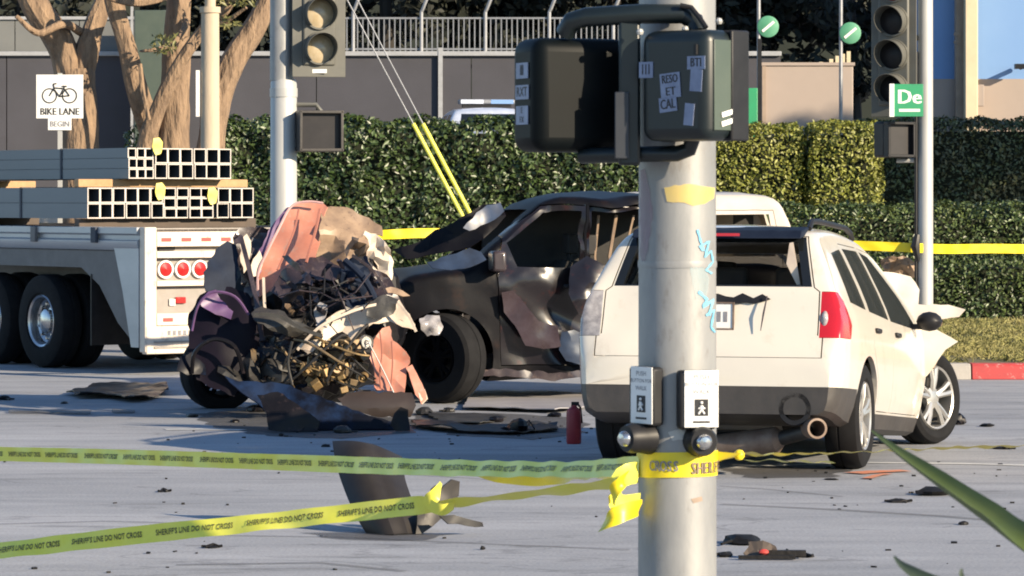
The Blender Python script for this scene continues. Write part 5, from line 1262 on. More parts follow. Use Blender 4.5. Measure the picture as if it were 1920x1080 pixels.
def ped_head(t, pos, yaw, w, h, dp, m, face, lab=None):
    M = frame(pos, yaw)
    hd = part('pedestrian_signal', MB().box((0, dp / 2, 0), (w, dp, h), M), m, t, lab, bevel=.025)
    mb = MB(); r_ = .018
    for (x, z, sx, sz) in ((0, h / 2 - r_, w, .03), (0, -h / 2 + r_, w, .03), (w / 2 - r_, 0, .03, h), (-w / 2 + r_, 0, .03, h)): mb.box((x, -.03, z), (sx, .09, sz), M)
    part('face_frame', mb, m, hd, bevel=.006)
    part('face', MB().box((0, -.004, 0), (w - .05, .012, h - .05), M), face, hd)
    return hd
p = W(530, 0, 38)
t = thing('signal_pole', 'grey signal pole with vehicle and pedestrian signals behind the engine wreck', 'traffic signal', (p.x, 38, 0))
k = 38 / F
part('lower_shaft', MB().tube([(.01, 0, 0), (.01, 0, 3.08), (.01, 0, 3.11)], [.138, .134, .12], 28), 'galv_pale', t)
part('upper_shaft', MB().tube([(-.012, 0, 3.1), (-.012, 0, 8)], [.118, .11], 26), 'galv', t)
part('base_plate', MB().tube([(.01, 0, 0), (.01, 0, .03)], .24, 20), 'galv', t)
part('collar', MB().tube([(.01, 0, 2.93), (.01, 0, 3.02)], .142, 28), 'galv_pale', t)
hz = H - (92 - HZ) * k; hx = (600 - 530) * k
signal_head(t, (hx, -.12, hz), R(14), ['lens_dark', 'lens_sun_glint', 'lens_sun_glint'], .55)
part('label_strip', MB().box((hx, -.108, H - (134 - HZ) * k), (.15, .01, .04)), 'white_paint_sign', t)
part('arm', MB().tube([(0, 0, hz + .9), (hx, .02, hz + .9)], .03, 8), 'signal_olive', t)
pz = H - (246 - HZ) * k; px_ = (602 - 530) * k
ped_head(t, (px_, -.14, pz), R(14), .46, .42, .26, 'dark_grey_plastic', 'lens_dark')
part('arm', MB().tube([(.1, 0, pz + .27), (px_ - .05, 0, pz + .27), (px_, .0, pz + .2)], .025, 8), 'signal_olive', t)
part('arm', MB().tube([(.1, 0, pz - .16), (px_ - .1, 0, pz - .16)], .025, 8), 'signal_olive', t)

p = W(1735, 0, 39.55); k = 39.55 / F
t = thing('signal_pole', 'slim pale signal pole right of the white suv with traffic signal', 'traffic signal', (p.x, 39.55, .15))
part('shaft', MB().tube([(0, 0, 0), (0, 0, 7)], [.084, .076], 22), 'galv_pale', t)
part('base_plate', MB().tube([(0, 0, 0), (0, 0, .03)], .17, 18), 'galv', t)
hz = H - .15 - (168 - HZ) * k; hx = (1672 - 1735) * k
signal_head(t, (hx, -.14, hz), R(-24), ['lens_red', 'lens_dark', 'lens_dark', 'lens_dark'][0:1] + ['lens_dark', 'lens_dark', 'lens_dark'], .5, 'signal_olive', .36)
part('arm', MB().tube([(hx + .1, .02, hz + .55), (0, 0, hz + .55)], .03, 8), 'signal_olive', t)
part('conduit', MB().tube([(-.10, -.02, 0), (-.10, -.02, hz + .4)], .018, 8), 'black_plastic', t)
pz = H - .15 - (262 - HZ) * k; px_ = (1682 - 1735) * k
ped_head(t, (px_, -.10, pz), R(30), .36, .38, .20, 'black_plastic', 'lens_dark')
part('arm', MB().tube([(px_, .05, pz - .22), (0, 0, pz - .22)], .025, 8), 'galv_pale', t)
q = Vector(((1692 - 1735) * k, -.42, H - .15 - (190 - HZ) * k))
sg = part('green_sign', MB().box((q.x + .02, q.y, q.z), (.31, .012, .34)), 'sign_green', t, 'green plate with white letters', bevel=.003)
part('sign_edge', MB().box((q.x - .155, q.y - .004, q.z), (.05, .02, .345)), 'white_paint_sign', sg)
Mz = Matrix.Translation((q.x + .03, q.y - .0075, q.z + .03)) @ Matrix.Rotation(R(90), 4, 'X')
part('lettering', face_mb_mesh(text_mb('De', .21, Mz, .008)), 'white_paint_sign', sg, flat=True)
part('underline', MB().box((q.x + .03, q.y - .0075, q.z - .105), (.22, .003, .03)), 'white_paint_sign', sg)
part('sign_arm', MB().box((q.x, q.y + .14, q.z + .12), (.03, .26, .03)), 'black_plastic', t)

# ------------------------------------------------------------------ near signal pole
ND = 13.13; NX = (1270 - 960) / F * ND; NR = .1365; NK = ND / F
near = thing('signal_pole', 'thick grey signal pole in the foreground with stickers, graffiti and push buttons', 'traffic signal', (NX, ND, 0))
part('shaft', MB().tube([(0, 0, 0), (0, 0, 1.6), (0, 0, 3.2), (0, 0, 6)], [.139, .1365, .134, .128], 48), 'galv', near)
part('base_plate', MB().tube([(0, 0, 0), (0, 0, .04)], .27, 24), 'galv', near)
def nz_(py): return H - (py - HZ) * NK
def on_pole(pts, r=None):
    """photo pixels on the visible side of the near pole -> points on its surface"""
    out = []
    for px, py in pts:
        s = max(-.98, min(.98, (px - 1270) / (NR / NK))); rr = r or (NR + .0022)
        out.append(Vector((s * rr, -math.sqrt(1 - s * s) * rr, nz_(py))))
    return out
def patch(poly, m, name, lab=None, seed=1):
    v, f = cdt_panel([(p[0], p[1]) for p in poly], 9, seed, 1.5)
    mb = MB(); mb.add(on_pole([(q.x, q.y) for q in v]), f); return part(name, mb, m, near, lab)
def stroke(pts, m, w=5):
    mb = MB(); vs = []; n = len(pts); pts = [Vector(p) for p in pts]
    fine = []
    for i in range(n - 1):
        for j in range(5): fine.append(pts[i].lerp(pts[i + 1], j / 5))
    fine.append(pts[-1]); n = len(fine)
    for i, q in enumerate(fine):
        tt = fine[min(i + 1, n - 1)] - fine[max(i - 1, 0)]; tt = tt.normalized() if tt.length else Vector((1, 0)); s = Vector((-tt.y, tt.x)) * w / 2 * (1 + .3 * math.sin(i * 1.7))
        vs += on_pole([tuple(q + s), tuple(q - s)], NR + .0030)
    mb.add(vs, [(2 * i, 2 * i + 1, 2 * i + 3, 2 * i + 2) for i in range(n - 1)]); part('graffiti_stroke', mb, m, near)
patch([(1243, 352), (1262, 347), (1300, 346), (1338, 352), (1336, 372), (1318, 382), (1296, 386), (1280, 380), (1248, 378)], 'paint_yellow', 'paint_patch', 'faded yellow paint patch', 2)
patch([(1200, 320), (1208, 316), (1216, 350), (1222, 400), (1214, 470), (1206, 500), (1200, 480)], 'paint_pink', 'paint_patch', 'pinkish paint smear', 3)
patch([(1290, 500), (1312, 495), (1326, 520), (1320, 560), (1300, 560)], 'graffiti_cyan', 'paint_patch', 'pale cyan paint haze', 4)
stroke([(1304, 430), (1310, 452), (1316, 470), (1308, 462), (1326, 452), (1318, 482)], 'graffiti_blue', 4)
stroke([(1318, 480), (1330, 470), (1334, 490), (1320, 505), (1332, 512)], 'graffiti_blue', 3.5)
stroke([(1306, 545), (1322, 560), (1314, 575), (1334, 560), (1326, 590)], 'graffiti_blue', 5)
stroke([(1320, 590), (1336, 580), (1330, 612), (1338, 622)], 'graffiti_blue', 4)
patch([(1250, 806), (1272, 800), (1286, 808), (1278, 820), (1258, 822)], 'galv_pale', 'sticker_remnant', None, 8)
patch([(1292, 930), (1312, 926), (1314, 934), (1296, 938)], 'tan_wall', 'scrape', None, 9)
part('band', MB().lathe([(.1385, -.012), (.1395, 0), (.1385, .012)], 'z', 48, Matrix.Translation((0, 0, nz_(495)))), 'galv', near)

# two pedestrian heads seen from behind
def nq(px, py, d): return W(px, py, d) - Vector((NX, ND, 0))
c = nq(1262, 160, 12.72); M = frame(c, R(-40)); k = 12.72 / F; hgt = 208 * k
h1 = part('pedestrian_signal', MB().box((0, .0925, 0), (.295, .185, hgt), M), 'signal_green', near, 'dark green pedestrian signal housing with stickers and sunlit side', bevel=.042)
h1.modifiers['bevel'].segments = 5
part('lit_side', MB().box((.149, .095, 0), (.006, .125, hgt - .07), M), 'signal_side', h1, bevel=.002)  # lighter sheet over the housing paints its sunlit side
mb = MB()
for (x, z, sx, sz) in ((0, hgt / 2 - .008, .31, .014), (0, -hgt / 2 + .008, .31, .014), (.15, 0, .014, hgt), (-.15, 0, .014, hgt)): mb.box((x, .175, z), (sx, .10, sz), M)
part('hood', mb, 'black_plastic', h1, bevel=.006)
part('latch', MB().box((.10, -.004, .12), (.012, .012, .035), M), 'black_plastic', h1)
def sticker(parent, M, x, z, w, h, txt, side=-1, tilt=0, m='sticker'):
    S = M @ Matrix.Translation((x, -.0022, z)) @ Matrix.Rotation(R(tilt), 4, 'Y')
    st = part('sticker', MB().box((0, 0, 0), (w, .002, h), S), m, parent)
    if txt:
        n = len(txt)
        for i, ln_ in enumerate(txt):
            T = S @ Matrix.Translation((0, -.0016, h / 2 - h * (i + .5) / n)) @ Matrix.Rotation(R(90), 4, 'X')
            part('lettering', face_mb_mesh(text_mb(ln_, h / n * .95, T, .0012, min(1, w / (h / n * .62 * max(1, len(ln_))) * .9))), 'ink', st, flat=True)
    return st
sticker(h1, M, -.01, .0, .085, .085, ['RESO', 'ET'], tilt=-5); sticker(h1, M, -.02, -.065, .075, .05, ['CAL'], tilt=-6)
sticker(h1, M, .10, .075, .075, .045, ['BTI'], tilt=0); sticker(h1, M, .10, .015, .05, .075, None, tilt=4)
sticker(h1, M, -.115, .055, .06, .055, ['111'], tilt=0); sticker(h1, M, .07, -.10, .04, .075, None, tilt=6)
SM = M @ Matrix.Translation((.152, .095, 0)) @ Matrix.Rotation(R(90), 4, 'Z')
for z in (-.095, -.125): part('sticker', MB().box((.0, -.003, z), (.09 if z > -.1 else .105, .002, .017), SM @ Matrix.Rotation(R(-12), 4, 'Y')), 'white_paint_sign', h1, 'white strip sticker')

c = nq(1096, 178, 12.95); M = frame(c, R(24)); k = 12.95 / F; hgt = 214 * k
h2 = part('pedestrian_signal', MB().box((0, .11, 0), (.37, .22, hgt), M), 'head_dark', near, 'dark pedestrian signal housing left of the pole with stickers on its edge', bevel=.05)
h2.modifiers['bevel'].segments = 5
SM = M @ Matrix.Translation((-.186, .11, 0)) @ Matrix.Rotation(R(-90), 4, 'Z')
sticker(h2, SM, 0, .085, .10, .055, ['llll']); sticker(h2, SM, 0, .01, .11, .05, ['RXT']); sticker(h2, SM, 0, -.07, .10, .065, ['E', 'FX'])
for a_, r_ in ((25, .03),):
    br = part('bracket_pipe', MB().tube([nq(1060, 62, 12.95), nq(1072, 40, 12.92), nq(1100, 32, 12.9), nq(1200, 26, 12.86), nq(1280, 26, 12.84), nq(1302, 40, 12.84), nq(1308, 62, 12.82)], .034, 12), 'signal_green', near)
    part('bracket_pipe', MB().tube([nq(1090, 292, 13.0), nq(1160, 290, 12.92), nq(1270, 288, 12.88), nq(1292, 280, 12.88), nq(1300, 255, 12.86)], .028, 12), 'signal_green', near)
part('mounting_plate', MB().box(nq(1180, 165, 12.88), (.075, .05, 290 * 12.9 / F)), 'signal_green', near, bevel=.01)
part('mounting_plate', MB().box(nq(1166, 235, 12.84), (.05, .02, 125 * 12.9 / F)), 'plate_blue_grey', near, bevel=.004)
part('clamp', MB().tube([nq(1230, 30, 12.9), nq(1268, 30, 12.98)], .025, 10), 'signal_green', near)
part('clamp', MB().tube([nq(1240, 288, 12.9), nq(1268, 288, 12.98)], .025, 10), 'signal_green', near)
part('cable', MB().tube([nq(1275, 10, 12.8), nq(1296, 14, 12.8), nq(1312, 34, 12.78), nq(1324, 52, 12.76)], .009, 8), 'black_plastic', near)
for (px, py) in ((1200, 60), (1285, 55), (1348, 40)): part('bolt', MB().ball(nq(px, py, 12.8), .013, 8), 'galv_pale', near)

def push_button(px, py, d, yaw, bpx, bpy, bd, lab):
    c = nq(px, py, d); M = frame(c, yaw)
    b_ = part('button_housing', MB().box((-.012, .03, -.004), (.135, .055, .205), M), 'black_plastic', near, bevel=.012)
    pl = part('button_sign', MB().box((0, -.0, 0), (.12, .004, .198), M), 'white_paint_sign', near, lab, bevel=.0015)
    T = lambda x, z: M @ Matrix.Translation((x, -.0028, z)) @ Matrix.Rotation(R(90), 4, 'X')
    for s_, z, sz in (('PUSH', .075, .024), ('BUTTON FOR', .05, .019), ('WALK', .024, .022)):
        part('lettering', face_mb_mesh(text_mb(s_, sz, T(0, z), 0)), 'ink_faded', pl, flat=True)
    part('symbol_panel', MB().box((.0, -.0028, -.03), (.048, .001, .058), M), 'ink', pl)
    mb = MB()
    for a, b2, r_ in (((0, .008), (0, -.006), .006), ((0, -.006), (-.011, -.022), .0035), ((0, -.006), (.010, -.022), .0035), ((0, .004), (.012, -.004), .003), ((0, .004), (-.011, -.004), .003)):
        mb.tube([M @ Vector((a[0], -.0045, -.03 + a[1])), M @ Vector((b2[0], -.0045, -.03 + b2[1]))], r_, 6)
    mb.ball(M @ Vector((0, -.0045, -.03 + .017)), .0055, 8); part('walking_figure', mb, 'white_paint_sign', pl)
    part('arrow_bar', MB().box((0, -.0028, -.08), (.06, .001, .007), M), 'ink', pl)
    c2 = nq(bpx, bpy, bd); M2 = frame(c2, yaw)
    bt = part('push_button', MB().lathe([(.001, -.02), (.045, -.02), (.052, .0), (.052, .04), (.06, .08), (.001, .08)], 'y', 24, M2), 'black_plastic', near)
    part('button_cap', MB().lathe([(.001, -.045), (.018, -.043), (.026, -.034), (.03, -.02), (.03, .0)], 'y', 24, M2), 'chrome', bt)
push_button(1315, 748, 12.94, R(8), 1318, 828, 12.93, 'white push button sign facing the camera')
push_button(1203, 741, 13.0, R(-54), 1182, 822, 12.99, 'shaded push button sign on the left of the pole')

# ------------------------------------------------------------------ barrier tape
def ribbon(name, parent, pts, twist, m, width=.076, text=None, period=.40, lab=None, wrinkle=.004, size=.031):
    P = spline(pts, 10); n = len(P); S = [0]
    for a, c in zip(P, P[1:]): S.append(S[-1] + (c - a).length)
    def tw(i):
        f = i / (n - 1) * (len(twist) - 1); j = min(int(f), len(twist) - 2); return R(twist[j] + (twist[j + 1] - twist[j]) * (f - j))
    U = []; N_ = []
    for i in range(n):
        tg = (P[min(i + 1, n - 1)] - P[max(i - 1, 0)]).normalized(); nr = Vector((0, 0, 1)).cross(tg)
        if nr.length < .05: nr = Vector((1, 0, 0)).cross(tg)
        nr.normalize()
        if nr.y > 0: nr = -nr
        u = tg.cross(nr).normalized()
        if u.z < 0: u = -u
        Rm = Matrix.Rotation(tw(i), 3, tg); U.append(Rm @ u); N_.append(Rm @ nr)
    def at(s, v):
        s = max(0, min(S[-1], s)); i = 0; lo, hi = 0, n - 2
        while lo < hi:
            mid = (lo + hi + 1) // 2
            if S[mid] <= s: lo = mid
            else: hi = mid - 1
        i = lo; f = (s - S[i]) / max(1e-9, S[i + 1] - S[i])
        q = P[i].lerp(P[i + 1], f); u = U[i].lerp(U[i + 1], f).normalized(); nn = N_[i].lerp(N_[i + 1], f).normalized()
        w = wrinkle * math.sin(s * 21 + v * 30) + wrinkle * 1.5 * noise.noise(Vector((s * 6, v * 20, len(pts))))
        return q + u * v, nn, w
    vs = []; fs = []; m_ = 4; steps = max(12, int(S[-1] / .04))
    for i in range(steps + 1):
        for j in range(m_ + 1):
            q, nn, w = at(S[-1] * i / steps, (j / m_ - .5) * width); vs.append(q + nn * w)
    for i in range(steps):
        for j in range(m_): a = i * (m_ + 1) + j; fs.append((a, a + m_ + 1, a + m_ + 2, a + 1))
    ob = part(name, MB().add(vs, fs), m, parent, lab, world=True, ang=60)
    if text:
        v, f = text_geo(text); x0 = min(q.x for q in v); x1 = max(q.x for q in v); L = period * .84; kx = L / (x1 - x0); s = .05
        while s + L < S[-1]:
            mb = MB()
            for dv in (0, .0012, -.0012):
                out = []
                for q in v:
                    pt, nn, w = at(s + (q.x - x0) * kx, q.y * size + dv); out.append(pt + nn * (w + .0025 + abs(dv) * .1))
                mb.add(out, f)
            s += period
            me = face_mb_mesh(mb); me.transform(pm(parent).inverted()); part('lettering', me, 'tape_ink', ob, flat=True)
    return ob
TXT = "SHERIFF'S LINE DO NOT CROSS"
a0 = Vector((NX - NR, ND - .02, nz_(872)))
t = thing('barrier_tape', 'yellow sheriff tape stretched level from the left edge to the near pole', 'tape', (a0.x, a0.y, 0))
ribbon('strip', t, [W(-320, 846, 20.5), W(-60, 850, 19.2), W(200, 856, 18.0), W(500, 866, 16.6), W(800, 876, 15.2), W(1050, 880, 14.0), Vector((NX - NR - .004, ND - .05, nz_(872)))], [0, 4, -6, 5, -25, -40, -4], 'tape_lime', .072, TXT, .40)
t = thing('barrier_tape', 'bright yellow twisted tape strand hanging just under the level tape', 'tape', (0, 14, 0))
ribbon('strip', t, [W(880, 880, 15.1), W(950, 893, 14.8), W(1020, 897, 14.5), W(1100, 888, 14.1), W(1190, 884, 13.3)], [-70, -15, -10, -50, -20], 'tape_yellow', .06)
t = thing('barrier_tape', 'low slanting yellow tape rising from the lower left corner to the pole', 'tape', (0, 14.5, 0))
ribbon('strip', t, [W(-260, 1056, 15.8), W(0, 1032, 15.2), W(250, 1004, 14.8), W(520, 976, 14.5), W(760, 950, 14.2), W(812, 944, 14.1)], [-18, -30, -5, -28, -8, 50], 'tape_lime', .072, TXT, .42)
ribbon('strip', t, [W(812, 944, 14.1), W(860, 942, 14.0), W(960, 930, 13.8), W(1080, 916, 13.5), W(1190, 900, 13.2)], [70, 62, 70, 55, 60], 'tape_lime', .06)
ribbon('knot_tail', t, [W(800, 952, 14.06), W(812, 930, 14.04), W(826, 905, 14.05)], [0, 20, 60], 'tape_lime', .055)
ribbon('knot_tail', t, [W(806, 948, 14.02), W(830, 955, 14.0), W(850, 946, 14.02)], [0, 20, 40], 'tape_lime', .05)
t = thing('barrier_tape', 'crumpled tape ends hanging from the left side of the near pole', 'tape', (NX - .2, ND, 0))
ribbon('strip', t, [W(1196, 886, 13.05), W(1172, 892, 13.0), W(1158, 914, 12.98), W(1152, 938, 13.0), W(1172, 948, 13.02), W(1200, 944, 13.06)], [0, 30, 60, 30, -10, 0], 'tape_lime', .075, None, .4, None, .012)
ribbon('strip', t, [W(1200, 952, 13.04), W(1172, 960, 12.98), W(1148, 972, 12.96), W(1124, 990, 12.98)], [0, 20, 10, 50], 'tape_yellow', .06, None, .4, None, .012)
ribbon('strip', t, [W(1176, 888, 12.96), W(1162, 905, 12.94), W(1154, 945, 12.95)], [-20, 0, 20], 'tape_yellow', .05, None, .4, None, .012)
t = thing('barrier_tape', 'bright yellow tape wound round the near pole', 'tape', (NX, ND, nz_(870)))
rb = [Vector((NX + math.sin(a) * (NR + .006 + .001 * math.sin(3 * a)), ND - math.cos(a) * (NR + .006), nz_(869) + .006 * math.sin(a + 1))) for a in [R(-180 + 15 * i) for i in range(25)]]
mb = MB(); vs = []
for i, q in enumerate(rb):
    for v in (-.044, -.02, .0, .02, .044):
        o = (q - Vector((NX, ND, q.z))).normalized(); vs.append(q + Vector((0, 0, v)) + o * .0025 * noise.noise(Vector((i * .7, v * 60, 2))))
mb.add(vs, [(i * 5 + j, (i + 1) * 5 + j, (i + 1) * 5 + j + 1, i * 5 + j + 1) for i in range(24) for j in range(4)])
wr = part('wrap', mb, 'tape_yellow', t, world=True, ang=60)
def wrap_text(txt, a0, size, m, dz):
    adv = size * .40
    for i, ch in enumerate(txt):
        v, f = text_geo(ch, size); mb = MB(); off = (i - (len(txt) - 1) / 2) * adv
        for dv in (0, .0015, -.0015):
            mb.add([Vector((NX + math.sin(a0 + (off + q.x * .62 + dv) / NR) * (NR + .0105), ND - math.cos(a0 + (off + q.x * .62 + dv) / NR) * (NR + .0105), nz_(872) + q.y + dz)) for q in v], f)
        me = face_mb_mesh(mb); me.transform(pm(t).inverted()); part('letter', me, m, wr, flat=True)
wrap_text("SHERIFF", R(50), .058, 'rust_pipe', -.004); wrap_text("CROSS", R(-22), .052, 'ink_faded', .004)
t = thing('barrier_tape', 'thin edge-on yellow tape with a knot running right from the near pole', 'tape', (NX + .3, ND, 0))
ribbon('strip', t, [W(1342, 858, 13.1), W(1388, 853, 13.2), W(1500, 851, 13.9), W(1640, 846, 14.8), W(1800, 839, 15.8), W(2050, 834, 17.4)], [30, 80, 78, 84, 74, 80], 'tape_yellow', .05)
mb = MB(); mb.ball((0, 0, 0), (.02, .018, .02), 10); mb.xf(Matrix.Translation(W(1386, 853, 13.18))); part('knot', mb, 'tape_yellow', t, world=True)
ribbon('strip', t, [W(1400, 862, 13.4), W(1470, 864, 13.7), W(1560, 868, 14.2)], [80, 84, 80], 'tape_lime', .03)
lp = Vector(((530 - 960) / F * 38 + .14, 37.95, 0)); rp = Vector(((1735 - 960) / F * 39.55, 39.45, 0))
t = thing('barrier_tape', 'far yellow tape strung between the two background signal poles', 'tape', (lp.x, lp.y, 0))
ribbon('strip', t, [W(556, 447, 37.9), W(720, 440, 38.0), W(820, 437, 38.4), W(1100, 440, 39.4), W(1400, 452, 39.9), W(1580, 459, 39.55), W(1722, 465, 39.42)], [-8, 6, -4, 0, 4, -4, 6], 'tape_yellow', .098)
t = thing('barrier_tape', 'far yellow tape running right from the slim pale signal pole', 'tape', (rp.x, rp.y, 0))
ribbon('strip', t, [W(1724, 465, 39.42), W(1780, 467, 39.9), W(1860, 466, 40.4), W(2000, 468, 41.4), W(2200, 470, 43)], [0, 5, -8, 4, 0], 'tape_yellow', .10)
part('knot', MB().tube([W(1720, 440, 39.36), W(1716, 462, 39.34), W(1722, 490, 39.36)], [.03, .05, .02], 8), 'black_plastic', t, world=True)

# ------------------------------------------------------------------ debris on the road
def lie(name, lab, cat, poly, m, h=.03, amp=.03, seed=1, res=.06, group='crash debris on the road'):
    pts = [G(*p) for p in poly]; c = sum(pts, Vector()) / len(pts)
    v, f = cdt_panel([(p.x - c.x, p.y - c.y) for p in pts], res, seed, .012)
    mb = MB(); mb.add([(q.x, q.y, max(.008, h + amp * folds(Vector((q.x, 0, q.y)), seed, 4) + .3 * amp * fbm(Vector((q.x, q.y, seed)), 5))) for q in v], f)
    t = thing(name, lab, cat, c, 0, group); part('sheet', mb, m, t, solid=.008, ang=25); return t
def stand(name, lab, cat, poly, d, m, amp=.03, sc_=3, tilt=(0, .3), curve=(0, 0), seed=1, res=.05, jag=.01, solid=.012, z0=.008):
    g = crumple(poly, d, tilt, curve, amp, sc_, res, seed, jag, z0); c = sum(g.v, Vector()) / len(g.v)
    t = thing(name, lab, cat, (c.x, c.y, 0), 0, 'crash debris on the road'); part('sheet', g, m, t, world=True, solid=solid, ang=24); return t
def chunk(px, py, w, h, m, lab, seed, name='debris_chunk'):
    c = G(px, py); k = c.y / F; h *= .7
    t = thing(name, lab, 'debris', c, random.Random(seed).uniform(0, 3), 'crash debris on the road')
    mb = MB(); vs = []; n, m_ = 12, 7
    for i in range(m_ + 1):
        th = math.pi * i / m_
        for j in range(n):
            a = 2 * math.pi * j / n; dv = Vector((math.sin(th) * math.cos(a), math.sin(th) * math.sin(a), math.cos(th)))
            r_ = 1 + .5 * folds(dv + Vector((seed, 0, 0)), seed, 1.6); vs.append(Vector((dv.x * w * k / 2 * r_, dv.y * w * k / 2 * .7 * r_, max(0.002, h * k * (.35 + dv.z * .6 * r_)))))
    mb.add(vs, [(i * n + j, (i + 1) * n + j, (i + 1) * n + (j + 1) % n, i * n + (j + 1) % n) for i in range(m_) for j in range(n)])
    part('chunk', mb, m, t, ang=22)
    if w > 30:
        rnd = random.Random(seed); mb = MB()
        for k2 in range(3):
            a = rnd.uniform(0, 6.3); L = w * k * rnd.uniform(.4, .8); mb.tube([(0, 0, .02), (math.cos(a) * L * .6, math.sin(a) * L * .6, h * k * rnd.uniform(.2, .8)), (math.cos(a) * L, math.sin(a) * L, .012)], .008, 6)
        part('spike', mb, m, t)
lie('debris_sheet', 'flat dark sheet of wreckage on the road at the left below the trailer', 'debris', [(124, 741), (190, 729), (310, 731), (316, 740), (280, 752), (250, 757), (200, 748), (150, 749)], 'black_sheet', .05, .05, 3)
lie('debris_strip', 'long thin dark strip on the road at the far left', 'debris', [(16, 772), (60, 770), (120, 773), (172, 774), (170, 778), (90, 777), (18, 776)], 'tyre_mark', .015, .01, 4)
lie('debris_strip', 'short dark strip on the road left of the wreck', 'debris', [(210, 771), (252, 772), (250, 776), (214, 776)], 'tyre_mark', .015, .01, 5)
stand('bumper_cover', 'crumpled blue and black bumper cover lying in front of the engine wreck', 'debris', [(420, 706), (446, 716), (480, 716), (530, 722), (600, 744), (660, 770), (720, 786), (764, 798), (766, 808), (700, 812), (600, 814), (545, 812), (512, 796), (492, 764), (452, 736)], 30.6, 'blue_plastic', .035, 1.7, (.1, .6), (0, 0), 71, .05)
stand('debris_flap', 'dark torn flap poking out under the blue bumper cover', 'debris', [(482, 742), (520, 736), (560, 760), (600, 790), (596, 812), (540, 812), (504, 806), (500, 776)], 30.35, 'black_sheet', .03, 2.5, (0, .4), (0, 0), 72)
stand('debris_block', 'small upright black piece at the right end of the bumper cover', 'debris', [(738, 776), (750, 764), (764, 768), (768, 808), (742, 810), (732, 796)], 30.4, 'black_sheet', .03, 4, (0, .2), (0, 0), 73)
lie('silver_board', 'pale silver board on the road under the pickup sill', 'debris', [(888, 742), (960, 738), (1060, 741), (1092, 748), (1098, 768), (1040, 776), (940, 772), (868, 770)], 'silver_board', .035, .015, 6, .12)
lie('debris_sheet', 'thin dark strip of wreckage along the road below the silver board', 'debris', [(770, 796), (830, 800), (900, 808), (1000, 806), (1046, 803), (1044, 811), (960, 817), (860, 814), (780, 806)], 'black_sheet', .04, .04, 7)
lie('debris_sheet', 'muddy brown spill of fragments between the wreck and silver board', 'debris', [(790, 776), (860, 780), (920, 778), (950, 788), (900, 798), (830, 794)], 'grey_sheet', .02, .03, 8)
t = thing('fire_extinguisher', 'dark red cylinder standing on the road left of the white suv', 'extinguisher', G(1076, 832), 0)
part('cylinder', MB().lathe([(.001, 0), (.052, 0), (.058, .015), (.058, .24), (.05, .27), (.025, .285), (.02, .30), (.001, .30)], 'z', 24), 'red_paint', t)
part('valve', MB().box((.01, 0, .31), (.06, .03, .03)).tube([(.03, 0, .31), (.05, 0, .28), (.062, 0, .16)], .009, 8), 'black_plastic', t)
# curved plastic panel in the middle foreground
def big_panel():
    c = G(735, 998); D = c.y; t = thing('plastic_debris', 'large curved dark plastic panel standing on the road in the middle foreground', 'debris', c, 0, 'crash debris on the road')
    vs = []; n, m_ = 20, 12; k = D / F
    lft = spline([(617, 838, 0), (628, 880, 0), (648, 928, 0), (668, 965, 0), (690, 998, 0)], 5); rgt = spline([(748, 868, 0), (756, 905, 0), (770, 938, 0), (784, 965, 0), (792, 998, 0)], 5)
    for i in range(n + 1):
        a, b_ = lft[min(i, len(lft) - 1)], rgt[min(i, len(rgt) - 1)]
        for j in range(m_ + 1):
            q = a.lerp(b_, j / m_); s = i / n
            y = -.10 + .55 * (1 - s) ** 1.5 * 1 - .12 * math.sin(math.pi * j / m_) + (.02 if abs(j / m_ - .62) < .05 else 0)
            p_ = W(q.x, q.y - 14 * math.sin(math.pi * j / m_) * (1 - s), D); vs.append((p_.x, D + y, max(.006, p_.z)))
    part('skin', MB().add(vs, [(i * (m_ + 1) + j, i * (m_ + 1) + j + 1, (i + 1) * (m_ + 1) + j + 1, (i + 1) * (m_ + 1) + j) for i in range(n) for j in range(m_)]), 'panel_black', t, world=True, solid=.012, ang=30)
    for nm, poly, d, m, tl, sd in (('return_flange', [(782, 962), (810, 950), (830, 912), (846, 900), (860, 905), (858, 930), (838, 958), (812, 985), (792, 998), (780, 998)], D - .05, 'panel_black', (.7, .2), 81), ('broken_tab', [(800, 945), (806, 918), (816, 910), (822, 932), (812, 950)], D - .12, 'panel_black', (.2, .2), 82), ('loose_strip', [(825, 966), (850, 964), (880, 974), (904, 980), (906, 988), (876, 986), (840, 980)], D - .2, 'black_plastic', (.4, .2), 83)):
        part(nm, crumple(poly, d, tl, (0, 0), .02, 4, .04, sd, .006, .006), m, t, None, True, solid=.012, ang=26)
big_panel()
